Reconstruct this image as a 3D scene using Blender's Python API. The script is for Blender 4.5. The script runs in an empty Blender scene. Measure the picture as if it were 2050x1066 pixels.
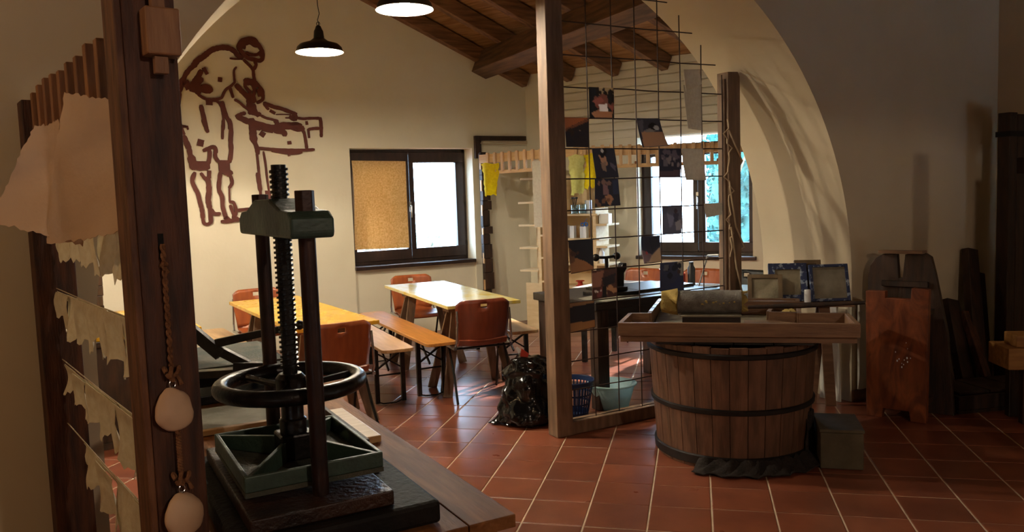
import bpy, math, random
from mathutils import Vector, Matrix
random.seed(7)
SC = bpy.context.scene
COL = SC.collection
PI = math.pi

# ---------------------------------------------------------------- camera
cam_d = bpy.data.cameras.new('camera'); cam = bpy.data.objects.new('camera', cam_d); COL.objects.link(cam)
CR = Vector((0.97448653, 0.22185409, -0.03401127)); CU = Vector((0.0142022, 0.09028043, 0.99581511)); CF = Vector((-0.22399621, 0.97089145, -0.08482624))
cam.matrix_world = Matrix(((CR.x, CU.x, -CF.x, 0), (CR.y, CU.y, -CF.y, 0), (CR.z, CU.z, -CF.z, 1.56729), (0, 0, 0, 1)))
cam_d.sensor_width = 36.0; cam_d.lens = 1605.4 / 2050 * 36.0; cam_d.clip_start = 0.05; cam_d.clip_end = 200
SC.camera = cam

# ---------------------------------------------------------------- exposure, sky, daylight
SC.view_settings.view_transform = 'Standard'; SC.view_settings.look = 'None'
SC.view_settings.gamma = 1.0; SC.view_settings.use_curve_mapping = False
SC.view_settings.exposure = 0.0
SC.cycles.sample_clamp_indirect = 80.0
W = bpy.data.worlds.new('sky'); SC.world = W; W.use_nodes = True
wn = W.node_tree.nodes['Background']; wn.inputs[0].default_value = (0.52, 0.74, 1.0, 1); wn.inputs[1].default_value = 24.0
PENDANT = 2100.0      # radiance of the pendant bulbs in the far room
NEARLAMP = 48.0      # watts of the warm lamps hanging in the near room

def az(a):
    a = math.radians(a); return Vector((math.sin(a), math.cos(a), 0))
class Fr:
    """room frame: origin on the floor, x along azimuth a, y along a-90 (away from the camera for the walls)"""
    def __init__(s, x, y, a): s.o = Vector((x, y, 0)); s.a = a; s.x = az(a); s.y = az(a - 90); s.rot = math.radians(90 - a)
    def __call__(s, x, y, z=0): return s.o + s.x * x + s.y * y + Vector((0, 0, z))
    def m(s): return Matrix.Translation(s.o) @ Matrix.Rotation(s.rot, 4, 'Z')
W1 = Fr(-3.29, 8.89, 48); W2 = Fr(-1.78, 9.9, 109); AR = Fr(1.067, 6.123, 49); GR = Fr(-.85, 5.12, 47); TB = Fr(-.465, 1.962, 48)

# low sun coming straight in through the second window
sl = bpy.data.lights.new('sun', 'SUN'); sl.energy = 26.0; sl.color = (1, .97, .92); sl.angle = math.radians(1.5)
so_ = bpy.data.objects.new('sun', sl); COL.objects.link(so_)
so_.rotation_euler = Vector((-math.sin(math.radians(24)) * math.cos(math.radians(27)), -math.cos(math.radians(24)) * math.cos(math.radians(27)), -math.sin(math.radians(27)))).to_track_quat('-Z', 'Y').to_euler()
# portals: the daylight enters through the two windows
def portal(fr, x0, x1, z0, z1, off):
    l = bpy.data.lights.new('window_daylight', 'AREA'); l.shape = 'RECTANGLE'; l.size = x1 - x0; l.size_y = z1 - z0
    l.cycles.is_portal = True
    o = bpy.data.objects.new('window_daylight', l); COL.objects.link(o)
    o.matrix_world = Matrix.Translation(fr((x0 + x1) / 2, off, (z0 + z1) / 2)) @ Matrix.Rotation(fr.rot, 4, 'Z') @ Matrix.Rotation(-PI / 2, 4, 'X')
portal(W1, -.60, .88, .86, 2.16, .34)
portal(W2, 1.18, 2.50, .86, 2.16, .34)
def lamp(name, p, w, col, r=.08):
    l = bpy.data.lights.new(name, 'POINT'); l.energy = w; l.color = col; l.shadow_soft_size = r
    o = bpy.data.objects.new(name, l); COL.objects.link(o); o.location = p; return o
def shaded(name, p, w, col, ang=150, bl=.12):
    l = bpy.data.lights.new(name, 'SPOT'); l.energy = w; l.color = col; l.shadow_soft_size = .04; l.spot_size = math.radians(ang); l.spot_blend = bl
    o = bpy.data.objects.new(name, l); COL.objects.link(o); o.location = p; return o
shaded('far_room_fill', W1(-3.7, -2.5, 2.78), 230, (1, .88, .68))  # added fill spot out of view, in place of a shaded pendant
shaded('near_room_lamp', (-3.0, .3, 3.0), NEARLAMP, (1, .66, .34), 174, .1)
shaded('near_room_lamp', (2.5, -1.0, 2.7), 125, (1, .80, .62), 172, .06)

# ---------------------------------------------------------------- materials
def lin(h):
    h = h.lstrip('#'); c = [int(h[i:i + 2], 16) / 255 for i in (0, 2, 4)]
    return tuple(x / 12.92 if x <= .04045 else ((x + .055) / 1.055) ** 2.4 for x in c) + (1,)
def mat(name, c1, c2=None, scale=8, stretch=(1, 1, 1), rough=.6, metal=0, bump=.0, bscale=None, spec=.5, detail=4, contrast=(.35, .65), emit=0, rvar=0, coat=0, distort=0, rand=0, prerot=0):
    m = bpy.data.materials.new(name); m.use_nodes = True; nt = m.node_tree; N = nt.nodes; L = nt.links
    b = N['Principled BSDF']; b.inputs['Roughness'].default_value = rough; b.inputs['Metallic'].default_value = metal
    b.inputs['Specular IOR Level'].default_value = spec; b.inputs['Coat Weight'].default_value = coat
    a = lin(c1) if isinstance(c1, str) else c1
    if c2 is None: b.inputs['Base Color'].default_value = a; out = None
    c2v = lin(c2) if isinstance(c2, str) else (c2 or a)
    if emit: b.inputs['Emission Color'].default_value = a; b.inputs['Emission Strength'].default_value = emit
    if c2 is not None or bump or rvar:
        tc = N.new('ShaderNodeTexCoord'); mp = N.new('ShaderNodeMapping'); mp.inputs['Scale'].default_value = stretch
        if prerot:
            m0 = N.new('ShaderNodeMapping'); m0.inputs['Rotation'].default_value = (0, 0, math.radians(prerot)); L.new(tc.outputs['Object'], m0.inputs['Vector']); L.new(m0.outputs[0], mp.inputs['Vector'])
        else: L.new(tc.outputs['Object'], mp.inputs['Vector'])
        if rand:
            oi = N.new('ShaderNodeObjectInfo'); ad = N.new('ShaderNodeVectorMath'); ad.operation = 'MULTIPLY_ADD'
            cm = N.new('ShaderNodeCombineXYZ')
            for k in range(3): L.new(oi.outputs['Random'], cm.inputs[k])
            ad.inputs[1].default_value = (37, 53, 71); L.new(cm.outputs[0], ad.inputs[0]); L.new(mp.outputs[0], ad.inputs[2]); vec = ad.outputs[0]
        else: vec = mp.outputs[0]
        nz = N.new('ShaderNodeTexNoise'); nz.inputs['Scale'].default_value = scale; nz.inputs['Detail'].default_value = detail; nz.inputs['Distortion'].default_value = distort
        L.new(vec, nz.inputs['Vector'])
        rp = N.new('ShaderNodeValToRGB'); rp.color_ramp.elements[0].position = contrast[0]; rp.color_ramp.elements[1].position = contrast[1]
        rp.color_ramp.elements[0].color = a; rp.color_ramp.elements[1].color = c2v; L.new(nz.outputs['Fac'], rp.inputs['Fac'])
        if rand:
            hs = N.new('ShaderNodeHueSaturation'); mr = N.new('ShaderNodeMapRange'); mr.inputs['To Min'].default_value = 1 - rand; mr.inputs['To Max'].default_value = 1 + rand
            L.new(oi.outputs['Random'], mr.inputs['Value']); L.new(mr.outputs[0], hs.inputs['Value']); L.new(rp.outputs[0], hs.inputs['Color']); L.new(hs.outputs[0], b.inputs['Base Color'])
        elif c2 is not None: L.new(rp.outputs[0], b.inputs['Base Color'])
        if rvar:
            mr = N.new('ShaderNodeMapRange'); mr.inputs['To Min'].default_value = max(.02, rough - rvar); mr.inputs['To Max'].default_value = rough + rvar
            L.new(nz.outputs['Fac'], mr.inputs['Value']); L.new(mr.outputs[0], b.inputs['Roughness'])
        if bump:
            n2 = N.new('ShaderNodeTexNoise'); n2.inputs['Scale'].default_value = bscale or scale * 4; n2.inputs['Detail'].default_value = 5; L.new(vec, n2.inputs['Vector'])
            bp = N.new('ShaderNodeBump'); bp.inputs['Strength'].default_value = bump; bp.inputs['Distance'].default_value = .01
            L.new(n2.outputs['Fac'], bp.inputs['Height']); L.new(bp.outputs[0], b.inputs['Normal'])
    return m
def glass_mat(name, tint=(1, 1, 1, 1), refl=.06):
    m = bpy.data.materials.new(name); m.use_nodes = True; nt = m.node_tree; N = nt.nodes; L = nt.links
    N.remove(N['Principled BSDF']); o = N['Material Output']
    t = N.new('ShaderNodeBsdfTransparent'); t.inputs[0].default_value = tint; g = N.new('ShaderNodeBsdfGlossy'); g.inputs['Roughness'].default_value = .02
    x = N.new('ShaderNodeMixShader'); x.inputs[0].default_value = refl; L.new(t.outputs[0], x.inputs[1]); L.new(g.outputs[0], x.inputs[2]); L.new(x.outputs[0], o.inputs[0]); return m
def trans_mat(name, c1, c2, tr, scale=40):
    """thin sheet that lets some light through (paper, cloth, plastic)"""
    m = mat(name, c1, c2, scale=scale, rough=.9, bump=.3, bscale=60); nt = m.node_tree; N = nt.nodes; L = nt.links
    b = N['Principled BSDF']; src = b.inputs['Base Color'].links[0].from_socket
    t = N.new('ShaderNodeBsdfTranslucent'); L.new(src, t.inputs['Color']); x = N.new('ShaderNodeMixShader'); x.inputs[0].default_value = tr
    L.new(b.outputs[0], x.inputs[1]); L.new(t.outputs[0], x.inputs[2]); L.new(x.outputs[0], N['Material Output'].inputs[0]); return m

M = {}
M['plaster'] = mat('cream_plaster', '#e4dcc6', '#ddd4bc', scale=1.3, rough=.9, bump=.12, bscale=25)
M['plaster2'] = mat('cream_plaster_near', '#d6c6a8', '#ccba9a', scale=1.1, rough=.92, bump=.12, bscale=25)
M['plasterdark'] = mat('ochre_plaster_darkened', '#8a6a48', '#7c5d3e', scale=1.1, rough=.92)  # darkened on the unseen walls and ceiling so less light bounces
M['grout'] = mat('pale_grout', '#d9c3a6', '#c4a98c', scale=12, rough=.85)
M['tile'] = mat('terracotta_tile', '#874a32', '#733d2a', scale=5, rough=.30, bump=.09, bscale=9, rand=.12, spec=1.0, rvar=.06)
M['tile_stuff'] = mat('terracotta_tile_far', '#874a32', '#733d2a', scale=5, rough=.30, bump=.09, bscale=9, spec=1.0, rvar=.06)
M['plank'] = mat('ceiling_plank', '#a87c50', '#84592f', scale=3, stretch=(1, 9, 9), rough=.65, bump=.15, rand=.22)
M['rafter'] = mat('rafter_wood', '#8a6242', '#5e3f28', scale=3, prerot=-61, stretch=(1, 10, 10), rough=.6, bump=.2, rand=.12)
M['beam'] = mat('beam_wood', '#76543a', '#4a3424', scale=2.5, stretch=(9, 1, 9), rough=.6, bump=.2)
M['boardwhite'] = mat('painted_boarding', '#e6dfcb', '#dbd2ba', scale=3, stretch=(1, 6, 6), rough=.7)
M['darkframe'] = mat('dark_window_wood', '#33211a', '#231611', scale=4, stretch=(6, 6, 1), rough=.4, bump=.1)
M['darkwood'] = mat('old_dark_wood', '#3e2616', '#23150c', scale=4, stretch=(6, 6, 1), rough=.6, bump=.3, rand=.15)
M['rackwood'] = mat('rack_post_wood', '#5c331b', '#341a0d', scale=5, stretch=(7, 7, 1), rough=.65, bump=.5, bscale=22)
M['rackedge'] = mat('worn_rack_wood', '#7d5030', '#4f2c16', scale=6, stretch=(7, 7, 1), rough=.65, bump=.5)
M['slat'] = mat('slat_wood', '#96643a', '#7a4d2a', scale=5, stretch=(7, 7, 1), rough=.6, bump=.2, rand=.15)
M['postwood'] = mat('pine_post_wood', '#836750', '#66503d', scale=4, stretch=(7, 7, 1), rough=.6, bump=.2)
M['pine'] = mat('pale_pine', '#d9b585', '#c99f6c', scale=4, stretch=(1, 7, 7), rough=.5, bump=.1)
M['pinev'] = mat('pale_pine_upright', '#d6b287', '#c49b6e', scale=4, stretch=(7, 7, 1), rough=.5, bump=.1)
M['shelf'] = mat('shelf_pine', '#dcc49c', '#cfb285', scale=4, stretch=(1, 5, 5), rough=.6)
M['bench'] = mat('varnished_bench', '#c98a45', '#b37537', scale=4, stretch=(1, 9, 9), rough=.3, bump=.06, bscale=20)
M['benchpale'] = mat('pale_bench', '#c9a272', '#b68a59', scale=4, stretch=(1, 9, 9), rough=.32, bump=.06)
M['yellow'] = mat('yellow_table_paint', '#d9a92c', '#cf9a22', scale=6, rough=.28, rvar=.1)
M['yellowworn'] = mat('worn_yellow_paint', '#d8ba48', '#d9cf9a', scale=5, rough=.2, rvar=.12, distort=1.5)
M['ply'] = mat('orange_ply', '#a5562a', '#8f4622', scale=3, stretch=(7, 7, 1), rough=.35, bump=.04)
M['plyred'] = mat('red_brown_ply', '#7c3a22', '#6a2e1b', scale=3, stretch=(7, 7, 1), rough=.35, bump=.04)
M['plyblack'] = mat('black_plastic', '#181818', rough=.4)
M['steel'] = mat('dark_steel', '#3a3836', '#262524', scale=20, rough=.35, metal=.8)
M['chrome'] = mat('chrome', '#b9b9b9', rough=.25, metal=1)
M['wire'] = mat('rusty_wire', '#3a2218', '#24140e', scale=30, rough=.7)
M['iron'] = mat('black_iron', '#1d1a18', '#2a2522', scale=25, rough=.33, metal=.6, bump=.2, bscale=60)
M['ironbar'] = mat('rusty_iron_bar', '#3a2119', '#241512', scale=14, rough=.45, metal=.5, bump=.15)
M['green'] = mat('green_cast_iron', '#384a3d', '#2c3a31', scale=14, rough=.5, metal=.1, bump=.25, bscale=50)
M['greendust'] = mat('dusty_green_plate', '#4a4536', '#2c342a', scale=12, rough=.8, bump=.4, bscale=90)
M['wetblock'] = mat('wet_brown_board', '#3b2216', '#1b0f0a', scale=5, spec=.35, rough=.45, bump=.6, bscale=60, rvar=.15)
M['blackslab'] = mat('black_wet_slab', '#100c0a', '#1c1511', scale=8, rough=.7, spec=.2, bump=.5, bscale=50)
M['tablewood'] = mat('work_table_wood', '#8d5c34', '#6b4122', scale=2.6, stretch=(9, 1, 9), spec=.12, rough=.6, bump=.2, bscale=12, distort=.6)
M['felt'] = mat('grey_felt', '#75706a', '#5d5853', scale=22, rough=.95, bump=.6, bscale=120)
M['foam'] = mat('yellow_foam', '#b9a05a', '#97824a', scale=14, rough=.95, bump=.8, bscale=40)
M['stave'] = mat('vat_stave_wood', '#75503a', '#563a28', scale=5, stretch=(6, 6, 1), rough=.6, bump=.3, rand=.12)
M['hoop'] = mat('black_hoop', '#171311', '#241c18', scale=20, rough=.6, metal=.3)
M['traywood'] = mat('tray_wood', '#8a684c', '#73543e', scale=5, stretch=(1, 8, 8), rough=.55, bump=.2)
M['orangewood'] = mat('orange_brown_board', '#85431c', '#5c2a10', scale=3.2, stretch=(3, 3, 1), rough=.5, bump=.3, distort=2.5)
M['bandiron'] = mat('band_iron', '#141312', rough=.6, metal=.4)
M['mesh'] = mat('screen_mesh', '#8a8069', '#736a56', scale=9, rough=.8, bump=.3, bscale=90)
M['meshwood'] = mat('frame_wood', '#6f5a40', '#574631', scale=6, rough=.7)
M['bluesplat'] = mat('blue_splattered_frame', '#1f2c52', '#8b97a8', scale=26, rough=.6, contrast=(.52, .6))
M['paper'] = trans_mat('handmade_paper', '#f0e6cc', '#e6d9ba', .3)
M['paperbig'] = trans_mat('large_handmade_sheet', '#e3c6a6', '#d8b795', .25, scale=3)
M['whitepaper'] = trans_mat('white_paper', '#e3ddd0', '#d8d0c2', .3)
M['yellowpaper'] = trans_mat('yellow_paper', '#f0dc1c', '#e2cb16', .4)
M['paleyellow'] = trans_mat('pale_yellow_paper', '#e8e6a0', '#dcd98c', .45)
M['blind'] = trans_mat('yellow_fibre_blind', '#e6c48e', '#cfa668', .16, scale=55)
M['mural'] = mat('red_brown_cutout', '#5e281c', '#542217', scale=10, rough=.7)
M['bag'] = mat('black_bin_bag', '#050506', rough=.16, bump=.3, bscale=18, c2='#070709', scale=6)
M['bluep'] = mat('blue_plastic', '#14294f', rough=.4)
M['cyanp'] = trans_mat('pale_blue_plastic', '#cfe8ea', '#c4e1e5', .45)
M['cloth'] = mat('dark_wet_cloth', '#1f1712', '#2b211b', scale=20, rough=.95, bump=.8, bscale=60)
M['stone'] = mat('pale_stone', '#dcb794', '#cba27f', scale=6, rough=.6, bump=.12, bscale=30)
M['rope'] = mat('jute_rope', '#8e5f3b', '#6d4428', scale=60, stretch=(1, 1, 1), rough=.95, bump=.8, bscale=160)
M['string'] = mat('pale_string', '#b7a184', rough=.9)
M['shade'] = mat('black_lamp_enamel', '#16130f', rough=.35)
M['shadein'] = mat('white_lamp_enamel', '#f5f2ea', rough=.5)
M['cable'] = mat('black_cable', '#15120f', rough=.6)
M['white'] = mat('white_board', '#e4dfd2', '#d8d2c3', scale=4, rough=.7)
M['whitepl'] = mat('white_plastic', '#e9ebee', rough=.35)
M['redp'] = mat('red_plastic', '#b8321e', rough=.4)
M['bluebright'] = mat('bright_blue_plastic', '#1c5fb4', rough=.4)
M['grey'] = mat('grey_board', '#8c8574', '#787160', scale=12, rough=.8, bump=.2)
M['crate'] = mat('grey_block', '#625844', '#524936', scale=9, rough=.85, bump=.3)
M['tablegrey'] = mat('pale_table_top', '#b5b2aa', '#9f9c94', scale=6, rough=.35)
M['deskdark'] = mat('black_desk_wood', '#2b231f', '#1c1715', scale=4, stretch=(1, 7, 7), rough=.4, bump=.2)
M['yellowblock'] = mat('ochre_wood', '#a8763a', '#8a5c2a', scale=4, stretch=(1, 7, 7), rough=.6, bump=.2)
M['glass'] = glass_mat('window_glass')
M['jar'] = glass_mat('jar_glass', (.8, .9, .95, 1), .15)
M['grass'] = mat('garden_grass', '#24402a', '#1a3020', scale=6, rough=.9)
M['leaf'] = mat('garden_leaf', '#12545c', '#3d8a90', scale=3, rough=.7)
M['leafwashed'] = mat('washed_out_garden_leaf', '#8fb5b4', '#b9d6d4', scale=3, rough=.7)  # leaf colour paled to stand in for overexposed daylight
M['bark'] = mat('garden_bark', '#6a675c', '#55524a', scale=6, rough=.9)
bl = bpy.data.materials.new('lamp_bulb'); bl.use_nodes = True
_b = bl.node_tree.nodes['Principled BSDF']; _b.inputs['Emission Color'].default_value = (1, .88, .68, 1); _b.inputs['Emission Strength'].default_value = PENDANT
M['bulb'] = bl
def attr_mat():
    m = bpy.data.materials.new('photo_print'); m.use_nodes = True; N = m.node_tree.nodes; L = m.node_tree.links
    a = N.new('ShaderNodeVertexColor'); a.layer_name = 'picture'; L.new(a.outputs[0], N['Principled BSDF'].inputs['Base Color']); N['Principled BSDF'].inputs['Roughness'].default_value = .4
    t = N.new('ShaderNodeBsdfTranslucent'); L.new(a.outputs[0], t.inputs[0]); x = N.new('ShaderNodeMixShader'); x.inputs[0].default_value = .35
    L.new(N['Principled BSDF'].outputs[0], x.inputs[1]); L.new(t.outputs[0], x.inputs[2]); L.new(x.outputs[0], N['Material Output'].inputs[0])
    return m
M['print'] = attr_mat()

# ---------------------------------------------------------------- mesh building
class MB:
    def __init__(s): s.v = []; s.f = []; s.sm = []; s.T = Matrix.Identity(4)
    def add(s, vs, fs, smooth=False):
        n = len(s.v); s.v += [tuple(s.T @ Vector(p)) for p in vs]; s.f += [tuple(i + n for i in f) for f in fs]; s.sm += [smooth] * len(fs); return s
    def box(s, x0, y0, z0, x1, y1, z1):
        return s.add([(x0, y0, z0), (x1, y0, z0), (x1, y1, z0), (x0, y1, z0), (x0, y0, z1), (x1, y0, z1), (x1, y1, z1), (x0, y1, z1)],
                     [(0, 3, 2, 1), (4, 5, 6, 7), (0, 1, 5, 4), (1, 2, 6, 5), (2, 3, 7, 6), (3, 0, 4, 7)])
    def bar(s, p, q, w, h, up=(0, 0, 1), w2=None, h2=None):
        p = Vector(p); q = Vector(q); d = (q - p).normalized(); u = Vector(up)
        if abs(d.dot(u)) > .98: u = Vector((1, 0, 0))
        r = d.cross(u).normalized(); u = r.cross(d).normalized(); w2 = w if w2 is None else w2; h2 = h if h2 is None else h2
        vs = [c + r * a * W_ / 2 + u * b * H_ / 2 for c, W_, H_ in ((p, w, h), (q, w2, h2)) for a, b in ((-1, -1), (1, -1), (1, 1), (-1, 1))]
        return s.add(vs, [(0, 3, 2, 1), (4, 5, 6, 7), (0, 1, 5, 4), (1, 2, 6, 5), (2, 3, 7, 6), (3, 0, 4, 7)])
    def tube(s, pts, r, n=8, closed=False, cap=True):
        P = [Vector(p) for p in pts]; R = r if isinstance(r, (list, tuple)) else [r] * len(P); vs = []; fs = []
        u = None
        for i, p in enumerate(P):
            a = P[i - 1] if (i or closed) else p; b = P[(i + 1) % len(P)] if (i < len(P) - 1 or closed) else p
            d = (b - a).normalized()
            if u is None:
                u = Vector((0, 0, 1)) if abs(d.z) < .9 else Vector((1, 0, 0))
            u = (u - d * d.dot(u)).normalized(); w = d.cross(u)
            vs += [p + (u * math.cos(t) + w * math.sin(t)) * R[i] for t in [2 * PI * k / n for k in range(n)]]
        m = len(P); rng = m if closed else m - 1
        for i in range(rng):
            j = (i + 1) % m
            for k in range(n): fs.append((i * n + k, i * n + (k + 1) % n, j * n + (k + 1) % n, j * n + k))
        if cap and not closed: fs += [tuple(range(n))[::-1], tuple((m - 1) * n + k for k in range(n))]
        return s.add(vs, fs, True)
    def cyl(s, p, q, r0, r1=None, n=16): return s.tube([p, q], [r0, r0 if r1 is None else r1], n)
    def lathe(s, prof, c=(0, 0, 0), n=32, t0=0, t1=2 * PI):
        full = abs(t1 - t0 - 2 * PI) < 1e-6; k = n if full else n + 1; vs = []; fs = []
        for r, z in prof:
            for i in range(k):
                t = t0 + (t1 - t0) * i / n; vs.append((c[0] + r * math.cos(t), c[1] + r * math.sin(t), c[2] + z))
        for j in range(len(prof) - 1):
            for i in range(n):
                a = j * k + i; b = j * k + (i + 1) % k; fs.append((a, b, b + k, a + k))
        return s.add(vs, fs, True)
    def prism(s, poly, d0, d1, plane='xy'):
        f = {'xy': lambda a, b, d: (a, b, d), 'xz': lambda a, b, d: (a, d, b), 'yz': lambda a, b, d: (d, a, b)}[plane]; n = len(poly)
        vs = [f(a, b, d0) for a, b in poly] + [f(a, b, d1) for a, b in poly]
        return s.add(vs, [tuple(range(n))[::-1], tuple(range(n, 2 * n))] + [(i, (i + 1) % n, (i + 1) % n + n, i + n) for i in range(n)])
    def sphere(s, c, r, n=16, m=10, sx=1, sy=1, sz=1):
        vs = []; fs = []
        for j in range(m + 1):
            ph = PI * j / m
            for i in range(n): t = 2 * PI * i / n; vs.append((c[0] + r * sx * math.sin(ph) * math.cos(t), c[1] + r * sy * math.sin(ph) * math.sin(t), c[2] + r * sz * math.cos(ph)))
        for j in range(m):
            for i in range(n): a = j * n + i; b = j * n + (i + 1) % n; fs.append((a, a + n, b + n, b))
        return s.add(vs, fs, True)
    def sheet(s, fn, nu, nv, th=0):
        vs = [fn(i / nu, j / nv) for j in range(nv + 1) for i in range(nu + 1)]; k = nu + 1
        fs = [(j * k + i, j * k + i + 1, (j + 1) * k + i + 1, (j + 1) * k + i) for j in range(nv) for i in range(nu)]
        if th:
            V = [Vector(p) for p in vs]; nrm = [Vector((0, 0, 0)) for _ in V]
            for f in fs:
                nn = (V[f[1]] - V[f[0]]).cross(V[f[3]] - V[f[0]])
                for i in f: nrm[i] += nn
            n0 = len(vs); vs = [tuple(v) for v in V] + [tuple(v - nrm[i].normalized() * th) for i, v in enumerate(V)]
            fs = fs + [tuple(i + n0 for i in f[::-1]) for f in fs]
            bd = [(i) for i in range(k)] + [j * k + nu for j in range(1, nv + 1)] + [nv * k + i for i in range(nu - 1, -1, -1)] + [j * k for j in range(nv - 1, 0, -1)]
            for a in range(len(bd)): p, q = bd[a], bd[(a + 1) % len(bd)]; fs.append((q, p, p + n0, q + n0))
        return s.add(vs, fs, True)
    def ob(s, name, material, parent=None, label=None, bevel=0, sharp=35, kind=None):
        me = bpy.data.meshes.new(name); me.from_pydata(s.v, [], s.f); me.update()
        me.polygons.foreach_set('use_smooth', s.sm)
        if any(s.sm): me.set_sharp_from_angle(angle=math.radians(sharp))
        me.materials.append(M[material] if isinstance(material, str) else material)
        o = bpy.data.objects.new(name, me); COL.objects.link(o)
        if parent is not None: o.parent = parent
        if label: o['label'] = label
        if kind: o['kind'] = kind
        if bevel:
            b = o.modifiers.new('bevel', 'BEVEL'); b.width = bevel; b.segments = 2; b.limit_method = 'ANGLE'
        return o
def put(o, loc=(0, 0, 0), rz=0): o.location = loc; o.rotation_euler = (0, 0, rz); return o
def thing(name, label, cat, loc=(0, 0, 0), rz=0, group=None):
    o = bpy.data.objects.new(name, None); COL.objects.link(o); o.empty_display_size = .1; put(o, loc, rz)
    o['label'] = label; o['category'] = cat
    if group: o['group'] = group
    return o
def tag(o, label, cat, group=None):
    o['label'] = label; o['category'] = cat
    if group: o['group'] = group
    return o
def struct(name, loc=(0, 0, 0), rz=0):
    o = bpy.data.objects.new(name, None); COL.objects.link(o); put(o, loc, rz); o['kind'] = 'structure'; return o
def on(o, fr, x=0, y=0, z=0, extra=0): return put(o, fr(x, y, z), fr.rot + extra)
def dup(root, loc, rz, label, group=None):
    r = root.copy(); COL.objects.link(r); put(r, loc, rz); r['label'] = label
    if group: r['group'] = group
    for ch in list(root.children):
        c = ch.copy(); COL.objects.link(c); c.parent = r
        for g in list(ch.children):
            d = g.copy(); COL.objects.link(d); d.parent = c
    return r
def wob(n, a=1.0): return [random.uniform(-a, a) for _ in range(n)]

# ================================================================= THE SETTING
# floor: a grout bed with every tile laid on it (30 cm tiles, turned 45 degrees to the walls)
fl = MB(); fl.box(-9, -3.5, -.12, 6, 13, -.004); floor = fl.ob('floor', 'grout'); floor['kind'] = 'structure'
GX, GY = -1.14306, 4.86487
me_t = None; cells = []
for i in range(-24, 20):
    for j in range(-27, 26):
        cx = GX + (i + .5) * .3; cy = GY + (j + .5) * .3
        if -8.9 < cx < 5.9 and -3.3 < cy < 12.9: cells.append((cx, cy))
def seen(c):
    d = Vector((c[0], c[1], -1.567)); z = d.dot(CF)
    if z < 1.5: return 1e9
    u = abs(d.dot(CR) / z); v = abs(d.dot(CU) / z)
    n = AR.y.dot(Vector((c[0], c[1], 0)) - AR.o); s_ = AR.x.dot(Vector((c[0], c[1], 0)) - AR.o)
    if u > .66 or v > .36 or (n > 0 and (s_ < -4.9 or s_ > .3)): return 1e9
    if W2.y.dot(Vector((c[0], c[1], 0)) - W2.o) > .1 or W1.y.dot(Vector((c[0], c[1], 0)) - W1.o) > .1: return 1e9
    if n < 0 and s_ > 1.8: return 1e9
    t = TB.x.dot(Vector((c[0], c[1], 0)) - TB.o)
    if c[1] < 3.2 and t < -.2: return 1e9      # under the work table
    return z
cells.sort(key=seen)
def tile_mb(mb, cx, cy):
    w = .1455; h = .1465; b = .004
    mb.add([(cx - w, cy - h, -.004), (cx + w, cy - h, -.004), (cx + w, cy + h, -.004), (cx - w, cy + h, -.004),
            (cx - w, cy - h, -.002), (cx + w, cy - h, -.002), (cx + w, cy + h, -.002), (cx - w, cy + h, -.002),
            (cx - w + b, cy - h + b, -.0008), (cx + w - b, cy - h + b, -.0008), (cx + w - b, cy + h - b, -.0008), (cx - w + b, cy + h - b, -.0008)],
           [(0, 1, 5, 4), (1, 2, 6, 5), (2, 3, 7, 6), (3, 0, 4, 7), (4, 5, 9, 8), (5, 6, 10, 9), (6, 7, 11, 10), (7, 4, 8, 11), (8, 9, 10, 11)])
t_mb = MB(); tile_mb(t_mb, 0, 0); t0 = t_mb.ob('tile', 'tile', floor)
for k, (cx, cy) in enumerate(cells[:300]):
    t = t0 if k == 0 else t0.copy()
    if k: COL.objects.link(t)
    t.location = (cx, cy, random.uniform(-.0006, .0004)); t.rotation_euler = (random.uniform(-.0016, .0016), random.uniform(-.0016, .0016), random.choice([0, PI]))
rest = MB()
for cx, cy in cells[300:]: tile_mb(rest, cx, cy)
rest.ob('tile_field', 'tile_stuff', floor, kind='stuff')

# gable wall with the first window (plane W1), eave wall with the second (plane W2)
TH = .36
def wall(name, fr, pieces, material='plaster'):
    m = MB()
    for x0, x1, z0, z1, y0, y1 in pieces: m.box(x0, y0, z0, x1, y1, z1)
    o = m.ob(name, material); on(o, fr); o['kind'] = 'structure'; return o
wall('wall_back', W1, [(-5.4, -.655, -.1, 7, 0, TH), (.88, 1.9, -.1, 7, 0, TH), (-.655, .88, 2.185, 7, 0, TH), (-.655, .88, -.1, .822, .03, TH)])
wall('wall_right', W2, [(-.6, 1.18, -.1, 7, 0, TH), (2.52, 5.5, -.1, 7, 0, TH), (1.18, 2.52, 2.215, 7, 0, TH), (1.18, 2.52, -.1, .835, 0, TH)])
wall('wall_left', W1, [(-5.7, -5.3, -.1, 7, -4.4, .3)])
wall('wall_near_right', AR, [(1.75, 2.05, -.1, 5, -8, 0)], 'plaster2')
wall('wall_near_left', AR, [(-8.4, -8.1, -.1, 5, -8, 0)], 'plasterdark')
wall('wall_near_back', AR, [(-8.1, 1.75, -.1, 5, -7.4, -7.1)], 'plasterdark')
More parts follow.
